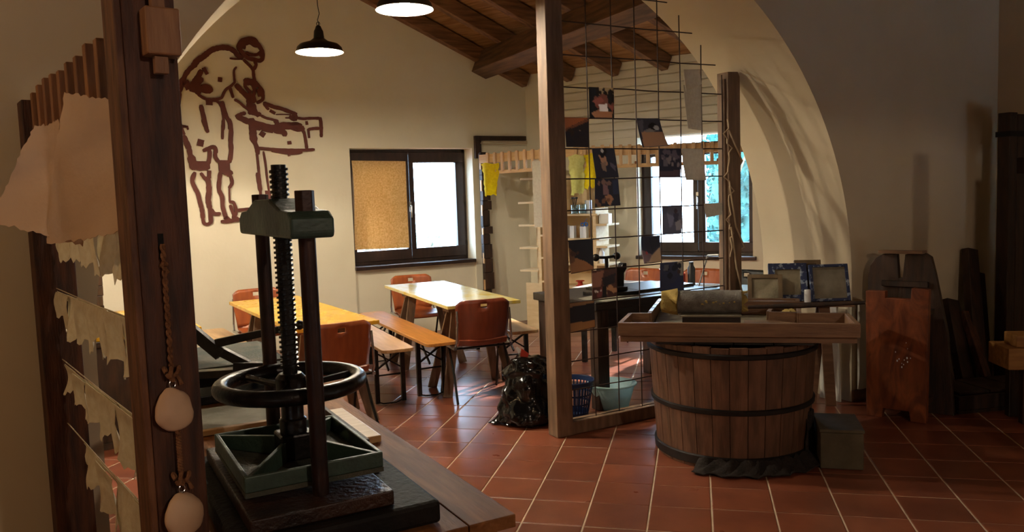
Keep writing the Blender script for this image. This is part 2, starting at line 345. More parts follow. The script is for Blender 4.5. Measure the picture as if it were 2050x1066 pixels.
# wall with the wide round arch between the near and the far room
ca, ra, za, th = -2.39, 2.42, .88, .85
arc = [(ca + ra * math.cos(PI * k / 72), za + ra * math.sin(PI * k / 72)) for k in range(73)]
am = MB()
vs = []
for s_, z_ in arc: vs += [(s_, 0, z_), (s_, th, z_), (s_, 0, 7), (s_, th, 7)]
fs = []
for k in range(72):
    a = k * 4; b = a + 4
    fs += [(a, a + 2, b + 2, b), (a + 1, b + 1, b + 3, a + 3), (a, b, b + 1, a + 1), (a + 2, a + 3, b + 3, b + 2)]
am.v = vs; am.f = fs; am.sm = [False, False, True, False] * 72
am.box(ca + ra, 0, -.1, 4.0, th, 7); am.box(-8.4, 0, -.1, ca - ra, th, 7)
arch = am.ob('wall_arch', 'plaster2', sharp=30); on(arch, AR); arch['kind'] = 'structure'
bb = MB(); bb.box(ca + ra + .002, -.014, 0, 1.75, 0, .085); o = bb.ob('baseboard_arch', 'traywood', bevel=.002); on(o, AR); o['kind'] = 'structure'
bb = MB(); bb.box(1.736, -7, 0, 1.75, -.014, .085); o = bb.ob('baseboard_right', 'traywood', bevel=.002); on(o, AR); o['kind'] = 'structure'
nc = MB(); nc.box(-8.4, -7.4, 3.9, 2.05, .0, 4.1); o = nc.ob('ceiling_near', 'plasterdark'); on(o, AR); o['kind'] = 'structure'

# sloping timber ceiling of the far room: z = 3.06 + .493 * distance from the eave wall; boards run along the eave
K = .493; SL = math.sqrt(1 + K * K)
ceil = struct('ceiling', W2(0, 0, 3.06), W2.rot)
def cl(x, d, dz=0): return (x, -d, K * d + dz)          # ceiling-local: x along the eave, d inward
base = MB(); base.add([cl(-2, -.3, .05), cl(5.07, -.3, .05), cl(-.58, 9.5, .05), cl(-9, 9.5, .05), cl(-2, -.3, .2), cl(5.07, -.3, .2), cl(-.58, 9.5, .2), cl(-9, 9.5, .2)],
                      [(0, 1, 2, 3), (4, 7, 6, 5), (0, 4, 5, 1), (1, 5, 6, 2), (2, 6, 7, 3), (3, 7, 4, 0)])
base.ob('roof_deck', 'beam', ceil)
pw = .185
for k in range(44):
    d0 = -.12 + k * pw; d1 = d0 + pw - .007; m = MB()
    x0 = -1.2 - d0 * .75; x1 = 4.9 - .577 * d0
    u = random.uniform(0, .006)
    m.add([cl(x0, d0, .03 + u), cl(x1, d0, .03 + u), cl(x1, d1, .03 + u), cl(x0, d1, .03 + u), cl(x0, d0, .05), cl(x1, d0, .05), cl(x1, d1, .05), cl(x0, d1, .05)],
          [(0, 1, 2, 3), (4, 7, 6, 5), (0, 4, 5, 1), (1, 5, 6, 2), (2, 6, 7, 3), (3, 7, 4, 0)])
    m.ob('plank', 'plank', ceil)
# rafters run parallel to the gable wall and die on the eave wall
def ceil_z(p): return 3.06 - K * W2.y.dot(Vector((p.x, p.y, 0)) - W2.o)
WI = ceil.location.copy()
def to_ceil(p): q = p - WI; c, s_ = math.cos(-W2.rot), math.sin(-W2.rot); return (q.x * c - q.y * s_, q.x * s_ + q.y * c, q.z)
def on_line(off, t): p = W1(t, off); p.z = ceil_z(p); return p
for off in (-.05, -.60, -1.13, -1.66, -2.2, -2.75, -3.3, -3.85):
    # end where it meets the eave wall
    lo, hi = -2.0, 4.5
    for _ in range(40):
        mid = (lo + hi) / 2
        if W2.y.dot(W1(mid, off) - W2.o) < 0.0: lo = mid
        else: hi = mid
    p = on_line(off, lo - .01); q = on_line(off, lo - 7.2)
    dv = (q - p).normalized(); m = MB()
    w, h = .11, .14
    r = Vector((W1.y.x, W1.y.y, 0)); nrm = dv.cross(r).normalized()
    if nrm.z > 0: nrm = -nrm
    a = p + nrm * .0; b = q
    vs = [to_ceil(c + r * (e * w / 2) + (nrm * h if lowr else -nrm * .02)) for c in (a, b) for e, lowr in ((-1, 0), (1, 0), (1, 1), (-1, 1))]
    m.add(vs, [(0, 3, 2, 1), (4, 5, 6, 7), (0, 1, 5, 4), (1, 2, 6, 5), (2, 3, 7, 6), (3, 0, 4, 7)])
    m.ob('rafter', 'rafter', ceil, bevel=.004)
# main beam under the rafters, set square to the slope, one end in the gable wall
m = MB()
ux = Vector((math.cos(math.atan(.43)), 0, -math.sin(math.atan(.43)))); uz = Vector((math.sin(math.atan(.43)), 0, math.cos(math.atan(.43))))
c0 = Vector((1.01, 0, 3.06))
vs = []
for y in (.1, -4.45):
    sh = Vector((-.055 * -y, y, 0)) * 1.0
    for a, b in ((-.105, 0), (.105, 0), (.105, .27), (-.105, .27)): vs.append(c0 + sh + ux * a + uz * b)
m.add(vs, [(0, 3, 2, 1), (4, 5, 6, 7), (0, 1, 5, 4), (1, 2, 6, 5), (2, 3, 7, 6), (3, 0, 4, 7)])
o = m.ob('beam', 'beam', bevel=.006); on(o, W1); o['kind'] = 'structure'
# white grooved boarding over the second window, each board its own
bw = struct('trim_1', W2(0, 0, 0), W2.rot)
for k in range(9):
    z0 = 2.222 + k * .098; m = MB(); m.box(-.02, -.022, z0, 3.6, 0, z0 + .088); m.ob('board', 'boardwhite', bw, bevel=.005)

# windows
def window(name, fr, x0, x1, z0, z1, y, mull, panes, handle_x, pz0, pz1):
    w = struct(name, fr(0, 0, 0), fr.rot)
    f = MB(); t = .05
    f.box(x0, y, z1 - .06, x1, y + .08, z1); f.box(x0, y, z0, x1, y + .08, z0 + .06); f.box(x0, y, z0, x0 + t, y + .08, z1); f.box(x1 - t, y, z0, x1, y + .08, z1)
    f.ob('frame', 'darkframe', w, bevel=.004)
    for k, (a, b) in enumerate(panes):
        s = MB(); A = x0 + .035 if k == 0 else mull - .005; B = mull - .012 if k == 0 else x1 - .035; yy = y - .018
        s.box(A, yy, pz1, B, y + .04, z1 - .035); s.box(A, yy, z0 + .04, B, y + .04, pz0); s.box(A, yy, pz0, a, y + .04, pz1); s.box(b, yy, pz0, B, y + .04, pz1)
        so = s.ob('sash', 'darkframe', w, bevel=.004)
        g = MB(); g.box(a - .005, y + .012, pz0 - .005, b + .005, y + .018, pz1 + .005); g.ob('pane', 'glass', so)
    for hz in (z0 + .2, (z0 + z1) / 2, z1 - .2):
        h = MB(); h.cyl((x1 - .028, y - .022, hz - .03), (x1 - .028, y - .022, hz + .03), .007, n=8); h.ob('hinge', 'steel', w)
    h = MB(); h.box(handle_x - .014, y - .03, 1.44, handle_x + .014, y - .016, 1.56); h.tube([(handle_x, y - .03, 1.51), (handle_x, y - .06, 1.51), (handle_x, y - .065, 1.50), (handle_x, y - .06, 1.37)], .009, 8)
    h.ob('handle', 'chrome', w, label='bright metal window handle')
    return w
w1 = window('window_1', W1, -.655, .88, .835, 2.185, .22, .135, [(-.553, .081), (.189, .741)], .125, 1.0, 2.025)
s = MB(); s.box(-.66, -.05, .800, .86, .24, .840); s.ob('sill', 'darkframe', w1, bevel=.006)
w2 = window('window_2', W2, 1.18, 2.52, .835, 2.125, .16, 1.87, [(1.30, 1.806), (1.948, 2.442)], 1.86, .986, 1.985)
g = MB(); g.box(1.18, .19, 2.125, 2.52, .196, 2.215); g.ob('top_light', 'glass', w2, label='narrow bright strip of glass above the frame')
s = MB(); s.box(1.16, -.04, .800, 2.56, .18, .840); s.ob('sill', 'darkframe', w2, bevel=.006)

# door casing on the gable wall with the notched dark post below it
dc = struct('trim_2', W1(0, 0, 0), W1.rot)
m = MB(); m.box(.905, -.05, 2.275, 1.62, 0, 2.33); m.ob('head_casing', 'darkwood', dc, bevel=.004)
m = MB(); m.box(.905, -.05, 2.06, .985, 0, 2.275); m.ob('side_casing', 'darkwood', dc, bevel=.004)
m = MB(); m.tube([(.97, -.06, 2.235), (1.0, -.075, 2.262), (1.2, -.07, 2.25), (1.62, -.07, 2.255)], .006, 6); m.tube([(.985, -.06, 2.23), (1.2, -.075, 2.225), (1.62, -.07, 2.24)], .005, 6); m.ob('cable', 'string', dc)
m = MB(); m.box(1.0, -.006, .0, 1.62, 0, 2.215); m.ob('panel', 'plaster', dc, bevel=.002)

# outside: lawn, bank of shrubs, branches
g = MB(); g.box(-30, 10.8, -1.3, 30, 40, -1.0); o = g.ob('ground_outside', 'grass'); o['kind'] = 'structure'
def shrub(name, label, c, rx, ry, rz, n, seed, leaf=.09, mt='leaf', core=False):
    rnd = random.Random(seed); m = MB()
    for _ in range(n):
        while 1:
            p = Vector((rnd.uniform(-1, 1), rnd.uniform(-1, 1), rnd.uniform(-1, 1)))
            if .45 < p.length < 1: break
        q = Vector((p.x * rx, p.y * ry, p.z * rz)); a = Vector((rnd.gauss(0, 1), rnd.gauss(0, 1), rnd.gauss(0, 1))).normalized(); b = a.orthogonal().normalized(); s_ = leaf * rnd.uniform(.6, 1.3)
        m.add([q - a * s_, q + b * s_ * .5, q + a * s_, q - b * s_ * .5], [(0, 1, 2, 3)])
    t = thing(name, label, 'shrub', c); m.ob('foliage', mt, t, kind='stuff')
    if core: k0 = MB(); k0.sheet(lambda u, v: ((lambda q: (q.x * rx * .8, q.y * ry * .8, q.z * rz * .86))(Vector((math.sin(PI * v) * math.cos(2 * PI * u), math.sin(PI * v) * math.sin(2 * PI * u), math.cos(PI * v))) * (1 + .12 * math.sin(u * 31 + v * 17)))), 40, 30); k0.ob('inner_growth', mt, t)
    k = MB(); k.tube([(0, 0, -c[2] - 1), (.05, 0, -c[2] * .4), (0, .05, rz * .3)], [.09, .07, .03], 7)
    for e in range(5):
        an = e * 1.3; k.tube([(0, 0, -rz * .6), (math.cos(an) * rx * .5, math.sin(an) * ry * .4, rz * .1), (math.cos(an) * rx * .8, math.sin(an) * ry * .7, rz * .7)], [.05, .035, .012], 6)
    k.ob('trunk', 'bark', t); return t
shrub('garden_shrub', 'dense blue-green shrub filling the right pane of the second window', W2(1.60, 3.6, 1.5), .86, .8, 2.1, 8200, 3, .06, core=True)
shrub('garden_shrub', 'small green bush coloured pale as if washed out by daylight, low in the open pane of the first window', W1(2.2, 5.0, .35), 1.2, .9, .70, 1300, 5, .07, 'leafwashed')
shrub('sun_blocking_tree', 'unseen tall leafy tree added to keep the sun off the first window', (-2.1, 17.6, 5.7), 1.5, 1.2, 1.5, 2600, 9, .22)  # crown added out of view to block sun at the first window
k = MB(); k.tube([W2(1.42, 2.1, -1), W2(1.52, 2.1, .9), W2(1.66, 2.1, 1.7), W2(1.74, 2.1, 2.6)], [.05, .035, .028, .012], 7); k.tube([W2(1.58, 2.1, 1.3), W2(1.86, 2.1, 2.0)], [.02, .008], 6)
k.tube([W2(1.66, 2.1, 1.7), W2(1.9, 2.15, 2.1), W2(2.0, 2.15, 2.5)], [.018, .012, .006], 6)
tag(k.ob('bare_sapling', 'bark'), 'thin bare pale sapling crossing the right pane of the second window', 'sapling')

# ================================================================= THE FAR ROOM
# raised cut-out figure on the gable wall: strokes (width, [(along the wall, height)...])
MURAL=[(0.057,[(-2.425,2.721),(-2.384,2.807),(-2.354,2.873)]),
(0.04,[(-2.354,2.864),(-2.328,2.921),(-2.285,2.979),(-2.247,3.009)]),
(0.05,[(-2.247,3.009),(-2.207,3.067),(-2.15,3.108),(-2.103,3.148)]),
(0.046,[(-2.103,3.148),(-2.055,3.184),(-1.989,3.207),(-1.934,3.215),(-1.877,3.209)]),
(0.041,[(-1.877,3.209),(-1.833,3.178),(-1.811,3.15),(-1.762,3.115)]),
(0.047,[(-1.78,3.2),(-1.782,3.248),(-1.745,3.293),(-1.693,3.311),(-1.644,3.314),(-1.604,3.283)]),
(0.036,[(-1.604,3.283),(-1.572,3.237),(-1.551,3.189),(-1.554,3.131),(-1.58,3.1),(-1.638,3.107),(-1.694,3.118),(-1.745,3.154),(-1.777,3.2)]),
(0.037,[(-1.723,3.266),(-1.675,3.284),(-1.624,3.258),(-1.596,3.255)]),
(0.049,[(-1.743,3.265),(-1.75,3.226)]),
(0.024,[(-1.717,3.178),(-1.682,3.16),(-1.635,3.155),(-1.586,3.166)]),
(0.04,[(-1.585,3.187),(-1.553,3.15)]),
(0.014,[(-1.884,3.108),(-1.837,3.104),(-1.762,3.108)]),
(0.026,[(-1.748,3.101),(-1.708,3.06),(-1.677,3.027),(-1.654,2.989)]),
(0.03,[(-1.639,3.097),(-1.626,3.054),(-1.653,3.004)]),
(0.026,[(-1.658,3.009),(-1.656,2.931),(-1.647,2.883)]),
(0.03,[(-1.647,2.883),(-1.607,2.831),(-1.575,2.788),(-1.573,2.739),(-1.58,2.694),(-1.636,2.659)]),
(0.059,[(-1.748,2.874),(-1.718,2.875),(-1.671,2.867),(-1.635,2.834)]),
(0.026,[(-1.748,2.869),(-1.75,2.83),(-1.723,2.792),(-1.697,2.764)]),
(0.03,[(-1.672,2.843),(-1.656,2.795),(-1.67,2.736),(-1.701,2.696)]),
(0.05,[(-1.608,2.796),(-1.597,2.738)]),
(0.044,[(-1.84,2.837),(-1.8,2.79),(-1.755,2.743),(-1.71,2.695)]),
(0.069,[(-1.728,2.734),(-1.692,2.696),(-1.662,2.697)]),
(0.054,[(-1.716,2.695),(-1.714,2.637),(-1.717,2.578)]),
(0.059,[(-1.705,2.627),(-1.699,2.569)]),
(0.036,[(-1.671,2.638),(-1.665,2.579),(-1.634,2.521)]),
(0.018,[(-1.828,3.02),(-1.852,2.985),(-1.855,2.932),(-1.852,2.865)]),
(0.023,[(-1.852,2.865),(-1.892,2.825),(-1.941,2.79),(-1.971,2.745),(-1.993,2.702),(-2.04,2.686),(-2.095,2.679)]),
(0.025,[(-1.903,2.805),(-1.892,2.758),(-1.879,2.708)]),
(0.022,[(-1.862,2.686),(-1.818,2.658),(-1.772,2.616),(-1.736,2.588)]),
(0.029,[(-2.149,2.995),(-2.121,2.94)]),
(0.048,[(-2.177,2.965),(-2.208,2.908),(-2.248,2.849),(-2.27,2.792)]),
(0.058,[(-2.182,2.89),(-2.221,2.841),(-2.261,2.792),(-2.272,2.764)]),
(0.048,[(-2.266,2.849),(-2.235,2.775),(-2.21,2.738)]),
(0.053,[(-2.175,2.805),(-2.116,2.798),(-2.099,2.765)]),
(0.048,[(-2.215,2.794),(-2.145,2.768),(-2.099,2.77)]),
(0.057,[(-2.333,2.846),(-2.305,2.791)]),
(0.023,[(-2.22,2.728),(-2.176,2.696),(-2.132,2.678),(-2.095,2.679)]),
(0.058,[(-2.116,2.679),(-2.118,2.636)]),
(0.039,[(-2.009,2.887),(-1.986,2.884)]),
(0.017,[(-2.385,2.732),(-2.398,2.657),(-2.412,2.572),(-2.411,2.497),(-2.407,2.431),(-2.384,2.399),(-2.339,2.402)]),
(0.036,[(-2.2,2.615),(-2.185,2.53),(-2.173,2.454),(-2.158,2.372)]),
(0.021,[(-2.087,2.67),(-2.037,2.662),(-2.002,2.61),(-1.993,2.553),(-1.986,2.476),(-1.993,2.374)]),
(0.035,[(-1.99,2.659),(-1.977,2.582),(-1.958,2.515),(-1.93,2.448),(-1.925,2.375)]),
(0.034,[(-1.568,2.655),(-1.51,2.637),(-1.462,2.619),(-1.394,2.605),(-1.326,2.582),(-1.231,2.549)]),
(0.022,[(-1.568,2.65),(-1.541,2.612),(-1.523,2.593)]),
(0.046,[(-1.257,2.549),(-1.245,2.499),(-1.299,2.518)]),
(0.026,[(-1.229,2.509),(-1.158,2.5),(-1.096,2.506),(-0.971,2.509)]),
(0.027,[(-0.971,2.514),(-0.967,2.453),(-0.962,2.385)]),
(0.026,[(-1.504,2.578),(-1.461,2.554)]),
(0.01,[(-1.447,2.54),(-1.378,2.543),(-1.287,2.543)]),
(0.012,[(-1.347,2.507),(-1.309,2.506)]),
(0.033,[(-1.859,2.512),(-1.806,2.537),(-1.767,2.548)]),
(0.049,[(-1.845,2.508),(-1.79,2.484),(-1.734,2.456)]),
(0.04,[(-1.728,2.559),(-1.671,2.55),(-1.614,2.536)]),
(0.022,[(-1.614,2.532),(-1.557,2.503),(-1.499,2.489),(-1.432,2.471)]),
(0.059,[(-1.725,2.451),(-1.678,2.432),(-1.623,2.394)]),
(0.04,[(-1.461,2.475),(-1.442,2.446),(-1.456,2.396)]),
(0.024,[(-1.404,2.426),(-1.324,2.427),(-1.282,2.448)]),
(0.03,[(-1.304,2.438),(-1.242,2.448),(-1.183,2.429)]),
(0.022,[(-1.124,2.47),(-1.121,2.44)]),
(0.03,[(-2.191,2.473),(-2.168,2.4),(-2.149,2.348)]),
(0.024,[(-1.991,2.477),(-2.002,2.381),(-2.01,2.28)]),
(0.039,[(-1.93,2.478),(-1.919,2.371),(-1.93,2.265),(-1.931,2.158),(-1.95,2.051)]),
(0.031,[(-2.409,2.418),(-2.386,2.325)]),
(0.046,[(-2.386,2.304),(-2.362,2.237),(-2.339,2.179)]),
(0.04,[(-2.339,2.179),(-2.335,2.127),(-2.319,2.064)]),
(0.063,[(-2.327,2.096),(-2.316,2.033),(-2.305,1.98)]),
(0.017,[(-2.41,2.41),(-2.352,2.4),(-2.339,2.372)]),
(0.023,[(-2.32,2.054),(-2.266,2.037),(-2.176,2.037)]),
(0.074,[(-2.313,2.006),(-2.248,2.0),(-2.168,2.0)]),
(0.034,[(-2.203,2.158),(-2.157,2.179),(-2.095,2.195),(-2.079,2.137)]),
(0.036,[(-2.143,2.158),(-2.148,2.095),(-2.167,2.021)]),
(0.032,[(-2.087,2.158),(-2.091,2.094),(-2.064,2.046)]),
(0.026,[(-2.064,2.046),(-2.002,2.043),(-1.94,2.045)]),
(0.086,[(-2.046,1.998),(-1.974,1.998)]),
(0.064,[(-2.039,1.966),(-1.978,1.933),(-1.954,1.912)]),
(0.036,[(-2.303,1.933),(-2.332,1.854),(-2.312,1.78),(-2.286,1.716),(-2.272,1.631),(-2.257,1.546),(-2.254,1.46)]),
(0.028,[(-2.254,1.46),(-2.245,1.412),(-2.206,1.403),(-2.176,1.425)]),
(0.036,[(-2.176,1.414),(-2.177,1.5),(-2.18,1.564)]),
(0.045,[(-2.18,1.564),(-2.19,1.65),(-2.177,1.735),(-2.175,1.819),(-2.185,1.883)]),
(0.032,[(-2.161,1.947),(-2.167,1.883)]),
(0.028,[(-2.243,1.927),(-2.216,1.884),(-2.183,1.841)]),
(0.032,[(-2.165,1.553),(-2.138,1.509),(-2.082,1.505)]),
(0.036,[(-2.051,1.934),(-2.068,1.849),(-2.077,1.753),(-2.051,1.678),(-2.052,1.581),(-2.04,1.516),(-2.024,1.451)]),
(0.03,[(-1.954,1.901),(-1.942,1.825),(-1.973,1.772)]),
(0.015,[(-1.973,1.772),(-1.977,1.686),(-1.979,1.622)]),
(0.028,[(-1.977,1.622),(-1.944,1.62),(-1.923,1.566),(-1.92,1.522)]),
(0.028,[(-1.974,1.589),(-1.961,1.535),(-1.944,1.48)]),
(0.039,[(-1.921,1.511),(-1.946,1.458),(-1.904,1.44)]),
(0.032,[(-2.072,1.423),(-2.009,1.423),(-1.947,1.431),(-1.879,1.436)]),
(0.043,[(-2.028,1.462),(-1.998,1.433)]),
(0.028,[(-1.91,1.533),(-1.835,1.541),(-1.75,1.546)]),
(0.053,[(-2.222,2.258),(-2.233,2.216)]),
(0.036,[(-1.323,2.251),(-1.321,2.232)]),
(0.065,[(-1.705,2.482),(-1.699,2.395),(-1.699,2.32),(-1.692,2.255)]),
(0.039,[(-1.692,2.255),(-1.669,2.19),(-1.662,2.125)]),
(0.028,[(-1.659,2.185),(-1.552,2.174),(-1.444,2.166),(-1.301,2.162),(-1.166,2.162),(-1.058,2.168)]),
(0.029,[(-1.51,2.157),(-1.466,2.152),(-1.325,2.129),(-1.196,2.137)]),
(0.022,[(-1.336,2.124),(-1.332,2.102)]),
(0.065,[(-1.697,2.439),(-1.592,2.413),(-1.486,2.393),(-1.42,2.393)]),
(0.066,[(-1.418,2.421),(-1.319,2.422),(-1.219,2.423)]),
(0.05,[(-1.465,2.365),(-1.378,2.355),(-1.369,2.322)]),
(0.044,[(-1.617,2.342),(-1.587,2.321)]),
(0.039,[(-1.593,2.386),(-1.498,2.365)]),
(0.027,[(-1.221,2.401),(-1.166,2.368),(-1.148,2.291),(-1.137,2.173)]),
(0.05,[(-1.351,2.433),(-1.221,2.39),(-1.164,2.402)]),
(0.029,[(-0.966,2.494),(-0.966,2.393),(-0.97,2.309)]),
(0.027,[(-1.109,2.386),(-1.04,2.398),(-0.982,2.398)]),
(0.02,[(-1.109,2.386),(-1.105,2.297)]),
(0.033,[(-1.439,2.442),(-1.418,2.421)]),
(0.022,[(-1.672,2.136),(-1.666,2.027),(-1.662,1.918),(-1.658,1.809),(-1.659,1.644)]),
(0.039,[(-1.675,1.918),(-1.667,1.831),(-1.659,1.732)]),
(0.02,[(-1.602,2.146),(-1.588,2.015),(-1.581,1.873),(-1.569,1.73)]),
(0.055,[(-1.578,1.719),(-1.585,1.609)])]
mm = MB()
def ribbon(mb, w, pts, y0, y1):
    P = [Vector((a, b)) for a, b in pts]
    # smooth the polyline (Catmull-Rom)
    Q = []
    for i in range(len(P) - 1):
        p0 = P[max(0, i - 1)]; p1 = P[i]; p2 = P[i + 1]; p3 = P[min(len(P) - 1, i + 2)]
        for k in range(4):
            t = k / 4; Q.append(.5 * ((2 * p1) + (p2 - p0) * t + (2 * p0 - 5 * p1 + 4 * p2 - p3) * t * t + (3 * p1 - p0 - 3 * p2 + p3) * t ** 3))
    Q.append(P[-1]); L = []; R = []; n = len(Q)
    for i, q in enumerate(Q):
        d = (Q[min(n - 1, i + 1)] - Q[max(0, i - 1)]).normalized(); nn = Vector((-d.y, d.x)); f = 1.0
        if n > 5: f = .62 if i in (0, n - 1) else 1.0
        f *= 1 + random.uniform(-.09, .09); L.append(q + nn * w / 2 * f); R.append(q - nn * w / 2 * f)
    L[0] -= (Q[1] - Q[0]).normalized() * w * .2; R[0] -= (Q[1] - Q[0]).normalized() * w * .2
    L[-1] += (Q[-1] - Q[-2]).normalized() * w * .2; R[-1] += (Q[-1] - Q[-2]).normalized() * w * .2
    vs = [(p.x, y, p.y) for y in (y0, y1) for p in L + R]; N2 = 2 * n; fs = []
    for i in range(n - 1):
        fs += [(i, i + 1, n + i + 1, n + i), (N2 + i, N2 + n + i, N2 + n + i + 1, N2 + i + 1), (i, N2 + i, N2 + i + 1, i + 1), (n + i, n + i + 1, N2 + n + i + 1, N2 + n + i)]
    fs += [(0, n, N2 + n, N2), (n - 1, N2 + n - 1, N2 + 2 * n - 1, 2 * n - 1)]
    mb.add(vs, fs)
for k, (w, pts) in enumerate(MURAL): ribbon(mm, w * 1.18, pts, -.022 - (k % 7) * .0004, -.004)
o = mm.ob('wall_cutout', 'mural'); on(o, W1)
tag(o, 'large red-brown cut-out figure of a person bending over a vat, mounted on the cream wall', 'wall art')

# pendant lamps
def pendant(loc, label, first=None):
    top = ceil_z(Vector(loc)) - loc[2]
    if first: return dup(first, loc, 0, label)
    t = thing('pendant_lamp', label, 'lamp', loc, 0, 'black enamel pendant lamps')
    p = [(.185, 0), (.187, .004), (.180, .012), (.172, .040), (.150, .062), (.075, .085), (.042, .11), (.036, .165), (.028, .18), (.018, .205), (0, .207)]
    m = MB(); m.lathe(p, n=40); m.ob('shade', 'shade', t)
    m = MB(); m.lathe([(.183, .002), (.170, .034), (.146, .056), (.072, .078), (.03, .10), (0, .10)], n=40); m.ob('reflector', 'shadein', t, label='white inner reflector')
    m = MB(); m.sphere((0, 0, .035), .034, 20, 12); m.ob('bulb', 'bulb', t, label='glowing bulb')
    m = MB(); m.tube([(0, 0, .205), (.004, 0, .23), (-.004, 0, .25), (.012, .004, .30), (.004, 0, .36), (0, 0, .45), (0, 0, 2.6)], .0035, 6); m.ob('cable', 'cable', t)
    m = MB(); m.tube([(.014 * math.cos(a), 0, .222 + .014 * math.sin(a)) for a in [2 * PI * k / 12 for k in range(12)]], .003, 6, closed=True); m.ob('ring', 'steel', t)
    return t
lampA = pendant((-2.86, 5.933, 2.755), 'black enamel pendant lamp beside the cut-out figure, seen whole')
lampB = pendant((-1.80, 4.99, 2.79), 'black enamel pendant lamp cut by the top of the picture, in front of the rafters', lampA)

# yellow fibre blind over the left pane
m = MB(); m.sheet(lambda u, v: (-.575 + .66 * u + .01 * math.sin(v * 5) * (1 - u), .188 - .006 * math.sin(u * 9 + v * 4) - .01 * (1 - abs(2 * u - 1)), 2.055 - 1.03 * v - .012 * u), 14, 20, .002)
o = m.ob('window_blind', 'blind'); on(o, W1); tag(o, 'yellow fibrous paper blind covering the left pane of the first window', 'blind')

# notched dark post at the casing
t = thing('notched_post', 'dark notched wooden post standing under the door casing, stepped edge', 'post', W1(.985, -.10, 0), W1.rot)
z = .05; k = 0
m = MB(); m.box(-.04, 0, 0, .035, .06, 2.13); m.ob('core', 'darkwood', t)
while z < 2.1:
    h = random.uniform(.09, .22); e = random.uniform(-.018, .014); h = min(h, 2.12 - z)
    m = MB(); m.box(-.055 + e * .6, -.035, z, .045 + e + .02 * (k % 2), .03, z + h - .006); m.ob('block', 'darkwood', t, bevel=.003); z += h; k += 1
m = MB()
for z in (.45, .78, 1.08, 1.36, 1.66, 1.92): m.box(-.062, -.03, z, -.05, .0, z + .13)
m.ob('edge_strip', 'pinev', t, label='pale worn strips along the left edge')

# two lath combs hung across the corner, with sheets hooked on them
def comb(name, label, p, q, n, zt=2.10, skip=()):
    p = Vector(p); q = Vector(q); d = q - p; L_ = d.length; rz = math.atan2(d.y, d.x)
    t = thing(name, label, 'rack', (p.x, p.y, 0), rz)
    m = MB(); m.box(0, -.012, zt - .10, L_, .012, zt); m.ob('rail', 'pine', t, bevel=.002)
    m = MB(); m.box(.12, -.028, zt - .235, L_ - .01, -.012, zt - .195); m.ob('lower_rail', 'pine', t, bevel=.002)
    for k in range(n):
        x = .16 + (L_ - .2) * k / (n - 1); m = MB(); m.box(x - .018, -.04, zt - .21, x + .018, -.013, zt + .012 + random.uniform(-.004, .006)); m.ob('lath', 'pinev', t, bevel=.002)
        if k % 3 == 1: m = MB(); m.box(x - .045, -.03, zt - .20, x - .025, -.013, zt - .17); m.ob('peg', 'slat', t)
    return t
comb('lath_rack', 'pale wooden comb rack running from the notched post to the near lattice post', (-2.484, 9.256), (-1.50, 8.68), 9, 2.085)
comb('lath_rack', 'long pale wooden comb rack hanging in front of the second window', (-1.42, 8.66), (.50, 9.06), 19, 2.085)
m = MB(); m.box(-.035, -.035, 0, .035, .035, 2.16); o = m.ob('rack_prop', 'pinev', bevel=.004); put(o, (-1.46, 8.70, 0), .3); tag(o, 'square pine prop holding up the ends of both comb racks', 'post')
def hung(name, mat_, label, p, dirv, w0, w1, h, z, seed, grp=None, curl=.03, rag=.012, nu=10, nv=14, skew=0, th=.0012, cat='paper'):
    """a sheet of paper hanging from its top edge at p, along dirv; ragged bottom"""
    rnd = random.Random(seed); d = Vector((dirv[0], dirv[1], 0)).normalized(); nrm = Vector((-d.y, d.x, 0)); ph = rnd.uniform(0, 6); R = [rnd.uniform(-rag, rag) for _ in range(nu + 1)]; S = [rnd.uniform(-rag, rag) * .5 for _ in range(nv + 1)]
    def fn(u, v):
        i = int(round(u * nu)); j = int(round(v * nv)); w = w0 + (w1 - w0) * v
        x = (u - .5) * w + skew * v + (S[j] if u in (0, 1) else 0); zz = -v * (h + R[i]) - .01 * math.sin(u * 7 + ph) * (v < .1)
        y = curl * math.sin(u * 5.2 + ph + v * 1.5) * (.3 + .7 * v)
        q = d * x + nrm * y; return (q.x, q.y, zz)
    m = MB(); m.sheet(fn, nu, nv, th); o = m.ob(name, mat_); put(o, (p[0], p[1], z)); tag(o, label, cat, grp); return o
da_ = Vector((.863, -.506, 0)); pa = Vector((-2.484, 9.256, 0)); fa = Vector((-.506, -.863, 0)) * .06
q = pa + da_ * .22 + fa; hung('yellow_sheet', 'yellowpaper', 'crumpled bright yellow sheet pegged at the left end of the comb rack', q, (.9, -.44), .26, .12, .37, 1.975, 11, 'sheets drying on the comb racks', .05, .02, skew=.02)
q = pa + da_ * .99 + fa; hung('white_sheet', 'whitepaper', 'tall plain white sheet hanging left of the near lattice post', q, (1, -.25), .18, .17, .73, 1.96, 12, 'sheets drying on the comb racks', .006, .004)
db_ = Vector((.979, .204, 0)); pb = Vector((-1.42, 8.66, 0)); fb = Vector((.204, -.979, 0)) * .06
q = pb + db_ * .17 + fb; hung('pale_yellow_sheet', 'paleyellow', 'pale yellow sheet hanging behind the lattice, left of the bright yellow one', q, (1, .1), .17, .13, .42, 2.0, 13, 'sheets drying on the comb racks', .03, .02)
q = pb + db_ * .33 + fb; hung('yellow_sheet', 'yellowpaper', 'bright yellow fringed sheet hanging behind the lattice', q, (1, .1), .14, .16, .36, 2.01, 14, 'sheets drying on the comb racks', .035, .03)

